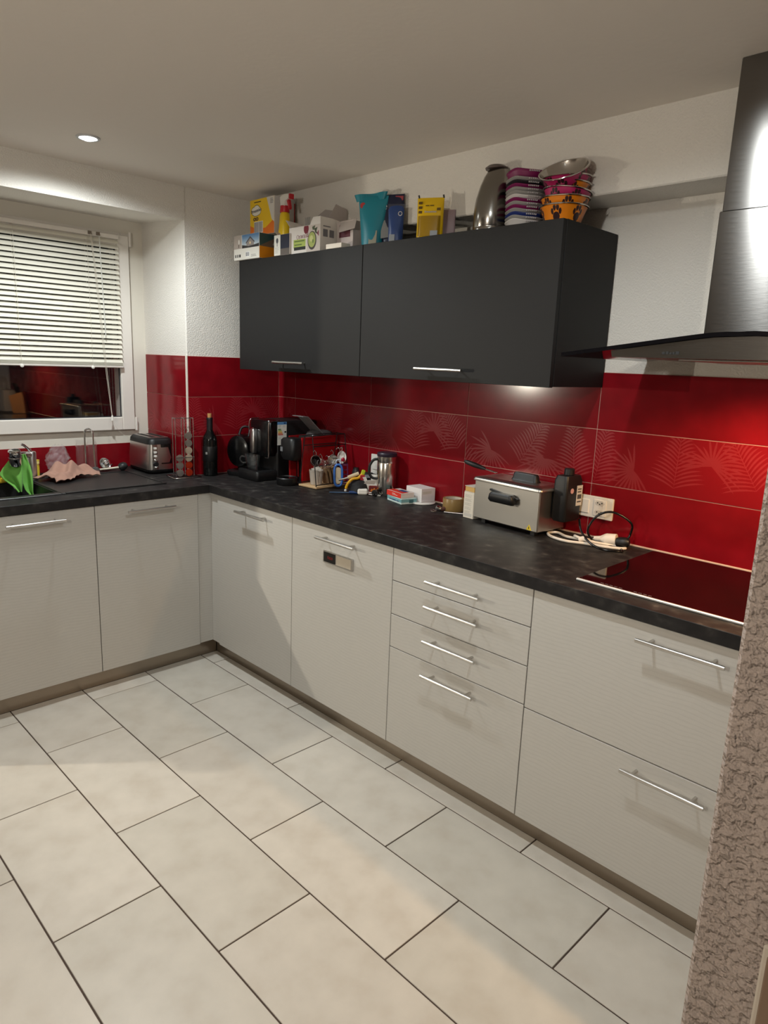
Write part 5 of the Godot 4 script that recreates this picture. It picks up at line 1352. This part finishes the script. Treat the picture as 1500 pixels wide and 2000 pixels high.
func build_cupboard_top() -> void:
	var Y := 1.9397
	# printed carton with a house, at the corner
	var hb := thing("photo_carton", "white and orange carton with a house photograph, at the corner end of the cupboard top", "box", Vector3(0.318, Y, -0.044))
	part(hb, "body", bx(0.158, 0.112, 0.212, 0.001), mat("white card", rgb(226, 220, 212), 0.7), Vector3(0, 0.056, 0))
	var hi := img(256, 136, rgb(226, 222, 212))
	hi.fill_rect(Rect2i(0, 0, 80, 74), rgb(176, 164, 154))
	disc(hi, 52, 36, 7, 14, rgb(228, 224, 216))
	hi.fill_rect(Rect2i(48, 50, 6, 18), rgb(60, 44, 38))
	for y in 74:
		for x in range(84, 256): hi.set_pixel(x, y, rgb(78, 120, 164).lerp(rgb(196, 206, 210), clampf(y / 60.0, 0, 1)))
	poly(hi, [Vector2(130, 74), Vector2(130, 42), Vector2(168, 18), Vector2(206, 40), Vector2(206, 74)], rgb(148, 140, 136))
	poly(hi, [Vector2(122, 46), Vector2(168, 12), Vector2(214, 44), Vector2(208, 48), Vector2(168, 22), Vector2(128, 50)], rgb(84, 78, 80))
	poly(hi, [Vector2(84, 74), Vector2(84, 56), Vector2(120, 60), Vector2(150, 66), Vector2(200, 62), Vector2(256, 56), Vector2(256, 74)], rgb(52, 50, 50))
	hi.fill_rect(Rect2i(160, 42, 14, 12), rgb(226, 200, 150))
	for k in 3: hi.fill_rect(Rect2i(10 + k * 22, 106, 16, 16), rgb(40, 40, 40) if k == 2 else rgb(120, 118, 114))
	barcode(hi, 122, 96, 40, 26)
	lines_of_print(hi, 176, 114, 60, 2, 8, rgb(90, 88, 86), 3)
	part(hb, "front_print", bx(0.210, 0.110, 0.0006, 0.0), printed("house print", hi, 0.45), Vector3(-0.0794, 0.056, 0), Vector3(0, -90, 0))
	var si := img(128, 96, rgb(214, 134, 26))
	si.fill_rect(Rect2i(0, 0, 128, 50), rgb(48, 78, 84))
	poly(si, [Vector2(0, 50), Vector2(30, 34), Vector2(70, 14), Vector2(110, 20), Vector2(128, 40), Vector2(128, 50)], rgb(112, 92, 80))
	poly(si, [Vector2(60, 40), Vector2(72, 20), Vector2(96, 26), Vector2(88, 46)], rgb(176, 170, 166))
	part(hb, "side_print", bx(0.156, 0.110, 0.0006, 0.0), printed("tent print", si, 0.45), Vector3(0, 0.056, 0.1063))
	# yellow treat box behind and on it
	var cb := thing("treat_box", "tall yellow and orange pet treat box standing on the house carton", "box", Vector3(0.352, Y + 0.1125, 0.008), 0)
	var ci := img(200, 156, rgb(240, 198, 28))
	poly(ci, [Vector2(0, 110), Vector2(60, 130), Vector2(130, 128), Vector2(200, 96), Vector2(200, 156), Vector2(0, 156)], rgb(232, 118, 24))
	poly(ci, [Vector2(138, 0), Vector2(200, 0), Vector2(200, 110), Vector2(180, 96)], rgb(214, 210, 204))
	lines_of_print(ci, 34, 10, 66, 1, 12, rgb(60, 44, 20), 2)
	for e in [[36, 48, 26, 17], [54, 40, 24, 15], [66, 50, 24, 17], [50, 58, 28, 12]]: disc(ci, e[0], e[1], e[2] + 2, e[3] + 2, rgb(40, 36, 30))
	for e in [[36, 48, 26, 17], [54, 40, 24, 15], [66, 50, 24, 17], [50, 58, 28, 12]]: disc(ci, e[0], e[1], e[2], e[3], rgb(232, 228, 216))
	disc(ci, 38, 84, 12, 8, rgb(70, 40, 20))
	disc(ci, 58, 84, 12, 8, rgb(70, 40, 20))
	disc(ci, 38, 84, 6, 4, rgb(200, 160, 40))
	disc(ci, 58, 84, 6, 4, rgb(200, 160, 40))
	lines_of_print(ci, 168, 8, 26, 4, 6, rgb(90, 90, 92), 7)
	barcode(ci, 34, 96, 74, 50)
	part(cb, "body", bx(0.120, 0.162, 0.196, 0.001), mat("pale card", rgb(206, 202, 200), 0.6), Vector3(0, 0.081, 0))
	var fp := part(cb, "front_print", bx(0.194, 0.160, 0.0006, 0.0), printed("treat print", ci, 0.4), Vector3(-0.0604, 0.081, 0), Vector3(0, -90, 0))
	part(fp, "lettering", letters("Dreamies", 0.018, false, true), mat("dark blue ink", rgb(30, 34, 60), 0.5), Vector3(-0.046, 0.030, 0.0005), Vector3(0, 0, 4))
	part(cb, "side_text", boxes([[-0.03, 0.03, 0.14, 0.144, 0, 0.0006], [-0.03, 0.02, 0.132, 0.1345, 0, 0.0006], [-0.03, 0.025, 0.03, 0.06, 0, 0.0006]], 0.0), mat("grey ink", rgb(120, 118, 120), 0.6), Vector3(0.0, 0, 0.0981))
	part(cb, "red_edge", bx(0.006, 0.130, 0.0008, 0.0), mat("ink red", rgb(170, 40, 40), 0.5), Vector3(0.055, 0.08, 0.0983))
	# spray bottle
	var sp := thing("spray_bottle", "yellow spray bottle with red collar and white trigger head on the cupboard top", "bottle", Vector3(0.305, Y, 0.168), -10)
	part(sp, "body", rounded_loft([[0.0, 0.078, 0.05, 0.02], [0.006, 0.084, 0.054, 0.024], [0.07, 0.082, 0.052, 0.024], [0.13, 0.062, 0.044, 0.021], [0.185, 0.050, 0.038, 0.018], [0.196, 0.032, 0.032, 0.015]]), mat("spray yellow", rgb(232, 196, 26), 0.35), Vector3(0, 0, 0), Vector3(0, 90, 0))
	part(sp, "collar", lathe([[0.0, 0.194], [0.021, 0.194], [0.022, 0.196], [0.020, 0.222], [0.0, 0.222]], 28), mat("collar red", rgb(186, 26, 40), 0.4))
	part(sp, "head", prism([Vector2(-0.018, 0.220), Vector2(0.018, 0.220), Vector2(0.024, 0.238), Vector2(0.058, 0.246), Vector2(0.060, 0.262), Vector2(0.020, 0.268), Vector2(-0.026, 0.262)], 0.026, "x"), white_plastic)
	part(sp, "trigger", prism([Vector2(0.030, 0.240), Vector2(0.046, 0.244), Vector2(0.058, 0.206), Vector2(0.052, 0.200)], 0.012, "x"), mat("collar red", rgb(186, 26, 40), 0.4))
	part(sp, "nozzle", bx(0.024, 0.022, 0.008, 0.002), mat("collar red", rgb(186, 26, 40), 0.4), Vector3(0, 0.253, 0.064))
	# small carton in front
	var sb := plain_box("carton", "small white and navy carton open at the top, in front of the spray bottle", "box", Vector3(0.292, Y, 0.222), 0, Vector3(0.085, 0.088, 0.116), rgb(206, 198, 190))
	var sbi := img(120, 90, rgb(30, 34, 52))
	sbi.fill_rect(Rect2i(0, 0, 50, 90), rgb(224, 220, 208))
	sbi.fill_rect(Rect2i(50, 62, 70, 28), rgb(96, 88, 82))
	disc(sbi, 24, 24, 9, 12, rgb(70, 70, 74))
	sbi.fill_rect(Rect2i(22, 34, 4, 16), rgb(70, 70, 74))
	lines_of_print(sbi, 8, 56, 34, 4, 7, rgb(170, 166, 158), 8)
	part(sb, "front_print", bx(0.114, 0.086, 0.0006, 0.0), printed("small carton print", sbi, 0.5), Vector3(-0.0428, 0.044, 0), Vector3(0, -90, 0))
	part(sb, "flap", bx(0.001, 0.052, 0.075, 0.0), mat("flap grey", rgb(190, 178, 172), 0.7), Vector3(0.036, 0.108, 0.016), Vector3(0, 0, 20))
	part(sb, "flap", bx(0.075, 0.03, 0.001, 0.0), mat("flap grey", rgb(190, 178, 172), 0.7), Vector3(0.0, 0.094, -0.046), Vector3(-48, 0, 0))
	# soup carton
	var wb := thing("soup_carton", "large white food carton with a soup bowl picture and torn-up grey flaps", "box", Vector3(0.335, Y, 0.368))
	var card := mat("white card", rgb(226, 220, 212), 0.7)
	var inner := mat("grey card", rgb(176, 166, 160), 0.8)
	part(wb, "body", boxes([[-0.075, -0.0735, 0, 0.11, -0.105, 0.112], [0.0735, 0.075, 0, 0.138, -0.105, 0.112], [-0.0735, 0.0735, 0, 0.138, 0.1105, 0.112], [-0.0735, 0.0735, 0, 0.118, -0.105, -0.1035], [-0.0735, 0.0735, 0, 0.0015, -0.1035, 0.1105]], 0.0), card)
	part(wb, "raised_corner", prism([Vector2(0.038, 0.108), Vector2(0.112, 0.108), Vector2(0.112, 0.139), Vector2(0.062, 0.139)], 0.0015, "x"), card, Vector3(-0.0742, 0, 0))
	var wi := img(260, 132, rgb(226, 218, 210))
	wi.fill_rect(Rect2i(150, 0, 110, 132), rgb(206, 194, 184))
	disc(wi, 196, 76, 36, 46, rgb(66, 58, 52))
	disc(wi, 194, 72, 30, 38, rgb(168, 178, 96))
	disc(wi, 190, 66, 14, 16, rgb(206, 206, 140))
	disc(wi, 204, 80, 8, 10, rgb(120, 140, 70))
	poly(wi, [Vector2(214, 20), Vector2(240, 14), Vector2(232, 34), Vector2(246, 52), Vector2(222, 40)], rgb(60, 72, 44))
	poly(wi, [Vector2(196, 10), Vector2(222, 4), Vector2(214, 26), Vector2(200, 24)], rgb(80, 88, 60))
	poly(wi, [Vector2(236, 44), Vector2(250, 28), Vector2(252, 60)], rgb(130, 50, 70))
	disc(wi, 146, 14, 21, 25, rgb(120, 24, 40))
	wi.fill_rect(Rect2i(38, 62, 104, 42), rgb(170, 186, 92))
	wi.fill_rect(Rect2i(42, 100, 100, 16), rgb(30, 34, 30))
	lines_of_print(wi, 46, 68, 90, 2, 18, rgb(96, 116, 52), 4)
	var wf := part(wb, "front_print", bx(0.213, 0.108, 0.0006, 0.0), printed("soup print", wi, 0.5), Vector3(-0.0754, 0.0545, 0.0035), Vector3(0, -90, 0))
	part(wf, "lettering", letters("Oswald", 0.024, true), mat("wine ink", rgb(110, 24, 36), 0.5), Vector3(-0.012, 0.014, 0.0005), Vector3(0, 0, 3))
	part(wb, "side_text", boxes([[-0.06, -0.02, 0.10, 0.104, 0, 0.0006], [-0.06, -0.035, 0.06, 0.09, 0, 0.0006], [-0.025, 0.0, 0.06, 0.09, 0, 0.0006]], 0.0), mat("grey ink", rgb(120, 118, 120), 0.6), Vector3(0, 0, 0.1124))
	part(wb, "flap", prism([Vector2(-0.105, 0.0), Vector2(0.10, 0.0), Vector2(0.07, 0.075), Vector2(0.02, 0.085), Vector2(-0.05, 0.062), Vector2(-0.09, 0.05)], 0.0015, "x"), inner, Vector3(0.058, 0.112, 0.0), Vector3(0, 0, 22))
	part(wb, "flap", prism([Vector2(-0.07, 0.0), Vector2(0.07, 0.0), Vector2(0.05, 0.05), Vector2(-0.06, 0.06)], 0.0015), card, Vector3(0.0, 0.114, -0.104), Vector3(-52, 0, 0))
	part(wb, "flap", prism([Vector2(-0.03, 0.0), Vector2(0.07, 0.0), Vector2(0.06, 0.055), Vector2(-0.005, 0.06)], 0.0015), inner, Vector3(0.0, 0.137, 0.112), Vector3(8, 0, -6))
	var fk := begin()
	for k in 4: put_tube(fk, [Vector3(0, 0.110, 0.012 + k * 0.0085), Vector3(0, 0.125, 0.012 + k * 0.0085), Vector3(0, 0.142, 0.012 + k * 0.0090)], 0.0020, 6, false, k * 2)
	fk.generate_normals()
	part(wb, "fork_cutout", fk.commit(), mat("fork grey", rgb(150, 146, 140), 0.4, 0.4), Vector3(-0.0745, 0, 0.0))
	var w2 := plain_box("food_carton", "white carton with plum print standing right behind the soup carton", "box", Vector3(0.415, Y, 0.540), 0, Vector3(0.14, 0.125, 0.105), rgb(206, 194, 190))
	part(w2, "side_print", bx(0.0008, 0.03, 0.07, 0.0), mat("plum ink", rgb(96, 40, 52), 0.5), Vector3(-0.0703, 0.075, 0.0))
	part(w2, "lettering", letters("Oswald", 0.020, true), mat("wine ink", rgb(110, 24, 36), 0.5), Vector3(-0.0705, 0.105, 0.0), Vector3(0, -90, 0))
	part(w2, "flap", prism([Vector2(-0.05, 0.0), Vector2(0.05, 0.0), Vector2(0.066, -0.05), Vector2(-0.03, -0.06)], 0.0015, "x"), inner, Vector3(-0.066, 0.128, 0.02), Vector3(0, 0, -30))
	plain_box("box", "tiny flat white box lying at the front edge of the cupboard top", "box", Vector3(0.275, Y, 0.580), 0, Vector3(0.05, 0.019, 0.098), rgb(224, 216, 204))
	# bags
	var teal := mat("turquoise foil", rgb(18, 124, 142), 0.4)
	var b1 := thing("food_bag", "turquoise foil bag with a wide crimped top slumping to the left", "bag", Vector3(0.345, Y, 0.712), -66)
	part(b1, "bag", pouch(0.088, 0.20, 0.06, 0.5, 0.0), teal)
	part(b1, "sealed_top", sheet(16, 3, func(u: float, v: float) -> Vector3: return Vector3((u - 0.5) * (0.128 + 0.02 * v), v * 0.028, 0.008 * sin(u * 9.0)), 0.0015), teal, Vector3(-0.010, 0.184, 0.0), Vector3(0, 0, 3))
	part(b1, "picture", bx(0.034, 0.060, 0.0008, 0.0), mat("pale picture", rgb(150, 148, 132), 0.5), Vector3(0.012, 0.036, 0.0270), Vector3(-9, 0, 0))
	part(b1, "red_mark", lathe([[0.0, 0.0], [0.012, 0.0], [0.012, 0.001], [0.0, 0.001]], 20), mat("ink red", rgb(170, 40, 40), 0.5), Vector3(-0.042, 0.165, 0.0085), Vector3(90, 0, 0))
	var navy := mat("navy foil", rgb(22, 28, 56), 0.35)
	var b2 := thing("food_bag", "dark navy foil bag with white letters between the turquoise and the blue bag", "bag", Vector3(0.385, Y, 0.782), -66)
	part(b2, "bag", pouch(0.092, 0.205, 0.05, 0.1, 0.0), navy)
	part(b2, "lettering", letters("fe", 0.030, true), mat("pale ink", rgb(190, 188, 190), 0.5), Vector3(-0.030, 0.158, 0.0125), Vector3(-6, 0, 0))
	part(b2, "picture", prism([Vector2(-0.018, 0), Vector2(0.014, 0.004), Vector2(0.018, 0.05), Vector2(0.006, 0.078), Vector2(-0.012, 0.07), Vector2(-0.02, 0.03)], 0.001), mat("grey picture", rgb(126, 128, 128), 0.5), Vector3(-0.018, 0.035, 0.0270), Vector3(-9, 0, 0))
	part(b2, "red_corner", bx(0.034, 0.016, 0.0008, 0.0), mat("dusty red", rgb(150, 50, 60), 0.5), Vector3(0.030, 0.190, 0.0045), Vector3(0, 0, -3))
	var b3 := thing("food_bag", "medium blue foil bag standing in front of the navy bag", "bag", Vector3(0.318, Y, 0.872), -58)
	part(b3, "bag", pouch(0.056, 0.145, 0.04, 0.16, 0.0), mat("blue foil", rgb(40, 66, 122), 0.35))
	part(b3, "top_band", prism([Vector2(-0.031, 0.128), Vector2(0.031, 0.128), Vector2(0.0335, 0.1465), Vector2(-0.0335, 0.1465)], 0.006), mat("navy foil", rgb(22, 28, 56), 0.35))
	part(b3, "emblem", lathe([[0.006, 0.0], [0.0085, 0.0], [0.0085, 0.0008], [0.006, 0.0008]], 20), mat("pale ink", rgb(190, 188, 190), 0.5), Vector3(0.018, 0.110, 0.0105), Vector3(90, 0, 0))
	part(b3, "table_print", bx(0.022, 0.030, 0.0008, 0.0), mat("pale print", rgb(150, 156, 164), 0.6), Vector3(-0.010, 0.018, 0.0222), Vector3(-8, 0, 0))
	var yel := mat("yellow foil", rgb(226, 184, 14), 0.3)
	var b4 := thing("treat_pouch", "bright yellow resealable treat pouch standing alone on the cupboard top", "bag", Vector3(0.330, Y, 1.040), -62)
	part(b4, "bag", pouch(0.100, 0.150, 0.05, 0.02, 0.0), yel)
	part(b4, "text_panel", sheet(8, 8, func(u: float, v: float) -> Vector3: return Vector3((u - 0.5) * 0.084, 0.012 + v * 0.072, 0.0255 * pow(1.0 - (0.012 + v * 0.072) / 0.150, 0.55) * sqrt(maxf(0.0, 1.0 - pow((u - 0.5) * 0.084 / 0.052, 2.0))) + 0.0042), 0.001), mat("dark yellow print", rgb(160, 124, 8), 0.35))
	part(b4, "lettering", letters("Dreamies", 0.010, false, true), mat("pale ink", rgb(214, 206, 190), 0.5), Vector3(0.004, 0.098, 0.0182), Vector3(-10, 0, 0))
	part(b4, "headline", boxes([[-0.016, -0.002, -0.0016, 0.0016, 0, 0.0006], [0.001, 0.016, -0.0016, 0.0016, 0, 0.0006]], 0.0), mat("brown ink", rgb(96, 72, 10), 0.5), Vector3(0.0, 0.120, 0.0145), Vector3(-10, 0, 0))
	for e in [[-0.036, 0.130], [-0.036, 0.114], [-0.036, 0.098], [0.034, 0.108]]: part(b4, "small_mark", bx(0.014, 0.009, 0.0008, 0.0), mat("brown ink", rgb(96, 72, 10), 0.5), Vector3(e[0], e[1], 0.0125), Vector3(-10, 0, 0))
	part(b4, "table_print", bx(0.028, 0.022, 0.0008, 0.0), mat("pale print", rgb(150, 156, 164), 0.6), Vector3(0.022, 0.020, 0.0275), Vector3(-8, 0, 0))
	for x in [-0.046, 0.048]: part(b4, "dark_corner", bx(0.006, 0.012, 0.002, 0.0005), black, Vector3(x, 0.154, 0.0), Vector3(0, 0, 12))
	solo("flat_pouch", "pale mauve pouch seen edge-on just behind the yellow treat pouch", "bag", pouch(0.11, 0.118, 0.02, 0.0), mat("mauve foil", rgb(150, 128, 134), 0.4), Vector3(0.392, Y, 1.040), Vector3(0, -62, 0))
	# steel kettle jug
	var kt := thing("thermos_jug", "large rounded brushed steel jug tapering to a spout on the cupboard top", "jug", Vector3(0.375, Y, 1.290), -45)
	var jl := []
	for e in [[0.0, 0.122, 0.0], [0.003, 0.128, 0.0], [0.02, 0.1285, 0.0], [0.0215, 0.127, 0.0], [0.023, 0.1285, 0.0], [0.07, 0.127, 0.0], [0.12, 0.120, 0.003], [0.16, 0.108, 0.008], [0.19, 0.094, 0.013], [0.212, 0.074, 0.016], [0.222, 0.054, 0.016], [0.226, 0.030, 0.016]]: jl.append([e[0], e[1], e[1], e[1] * 0.48, e[2], 0.0])
	part(kt, "body", rounded_loft(jl, 9), mat("jug steel dark", rgb(150, 146, 140), 0.2, 1.0))
	part(kt, "spout", prism([Vector2(0.008, 0.214), Vector2(0.036, 0.214), Vector2(0.056, 0.200), Vector2(0.060, 0.176), Vector2(0.050, 0.186)], 0.05, "z"), mat("jug steel dark", rgb(150, 146, 140), 0.2, 1.0), Vector3(-0.004, 0.006, 0.0))
	part(kt, "top_rim", lathe([[0.0, 0.0], [0.038, 0.0], [0.040, 0.004], [0.030, 0.012], [0.0, 0.016]], 30), mat("dark cap", rgb(96, 84, 80), 0.35, 0.3), Vector3(0.008, 0.217, 0.0))
	# stack of plastic bowls
	var tint := {"white": rgb(206, 200, 196), "blue": rgb(34, 48, 110), "grey": rgb(146, 142, 138), "magenta": rgb(118, 16, 78), "black": rgb(28, 24, 30)}
	var order := ["white", "grey", "blue", "grey", "magenta", "grey", "magenta", "white", "grey", "grey", "magenta", "black", "grey", "magenta"]
	var said := ["white plastic bowl, lowest of the stack with the wavy rims", "grey plastic bowl, second from the bottom of the wavy stack", "blue plastic bowl, the only blue one in the wavy stack", "grey plastic bowl lying just above the blue one", "magenta plastic bowl, lowest magenta one of the wavy stack", "grey plastic bowl between the two lower magenta bowls", "magenta plastic bowl just below the white one in mid stack", "white plastic bowl in the middle of the wavy stack", "grey plastic bowl just above the white one in mid stack", "grey plastic bowl just under the upper magenta one", "magenta plastic bowl just under the black one", "black plastic bowl, the only black one in the wavy stack", "grey plastic bowl just under the topmost magenta bowl", "magenta plastic bowl, topmost of the stack with the wavy rims"]
	for k in 14:
		var t := thing("plastic_bowl", said[k], "bowl", Vector3(0.365, Y + 0.0004 + k * 0.0108, 1.437), -45, "plastic bowls with wavy rims in a stack")
		var R := 0.064 + 0.0004 * k
		var rows := []
		for j in [[0.70, 0.0], [0.78, 0.001], [0.93, 0.018 if k < 13 else 0.030], [1.0, 0.021 if k < 13 else 0.034], [1.0, 0.0235 if k < 13 else 0.037], [0.97, 0.0235 if k < 13 else 0.037], [0.88, 0.014], [0.74, 0.003]]:
			var ring := []
			for q in 48:
				var a := TAU * q / 48.0
				var wave := 0.0065 * exp(-pow(wrapf(a + 0.75, -PI, PI) / 0.42, 2.0)) + 0.0065 * exp(-pow(wrapf(a - 2.2, -PI, PI) / 0.42, 2.0))
				ring.append(Vector3(sin(a) * R * j[0], j[1] + wave * clampf((j[0] - 0.7) * 4.0, 0, 1), cos(a) * R * j[0]))
			rows.append(ring)
		part(t, "bowl", grid_mesh(rows, true, [3, 5]), plain(tint[order[k]], 0.45))
		var gr := begin()
		for q in 6: put_box(gr, Vector3(0.0045, 0.005, 0.004), Vector3((q - 2.5) * 0.0062 + 0.012, 0.0205 + (0.013 if k == 13 else 0.0), R - 0.0008 - pow((q - 2.5) * 0.0062 + 0.012, 2.0) / (2.0 * R)), 0.001)
		part(t, "ribbed_grip", gr.commit(), plain(rgb(176, 170, 170), 0.5))
	# stack of steel feeding bowls
	var pk := rgb(176, 34, 92)
	var og := rgb(222, 126, 18)
	var bowl_at := [[0.0, og, 0.0, 0.0, 0.0, 0.078, "orange feeding bowl with paw prints, lowest of the stack by the cupboard end"], [0.026, og, 1.0, 1.0, 0.002, 0.079, "orange feeding bowl with paw prints, second from the bottom of the stack"], [0.048, pk, -4.0, 4.0, 0.003, 0.077, "pink feeding bowl with paw prints sitting tilted in the middle of the stack"], [0.070, og, 0.0, 2.0, 0.003, 0.074, "orange feeding bowl squeezed between the pink ones"], [0.088, pk, 4.0, 0.0, 0.004, 0.078, "pink feeding bowl just under the tilted topmost one"], [0.118, pk, 34.0, 4.0, 0.004, 0.079, "pink steel-lined feeding bowl tilted on top of the stack"]]
	var mk := []
	for c in [og, pk]:
		var im := img(512, 128, c)
		for q in 6: paw(im, 44 + q * 85, 62, 15, rgb(46, 24, 26))
		mk.append(printed("paw print %s" % c.to_html(), im, 0.35))
	for k in 6:
		var e: Array = bowl_at[k]
		var t := thing("feeding_bowl", e[6], "bowl", Vector3(0.365, Y + 0.0004 + e[0], 1.588 + e[4]), 0, "steel-lined feeding bowls in a stack")
		t.basis = Basis(Vector3(0, 0, 1), deg_to_rad(e[2])) * Basis(Vector3(1, 0, 0), deg_to_rad(e[3])) * Basis(Vector3.UP, deg_to_rad([-48, -20, -62, -10, -75, -40][k]))
		var R: float = e[5]
		part(t, "shell", lathe([[R * 0.66, 0.0], [R * 0.70, 0.001], [R * 0.94, 0.050], [R * 0.97, 0.053]], 48), mk[0] if e[1] == og else mk[1])
		part(t, "liner", lathe([[R * 0.965, 0.0515], [R * 1.02, 0.0525], [R * 1.035, 0.0545], [R * 1.02, 0.0565], [R * 0.96, 0.0555], [R * 0.72, 0.014], [R * 0.6, 0.008], [0.0, 0.007]], 48), mat("bowl steel", rgb(190, 184, 178), 0.15, 1.0))
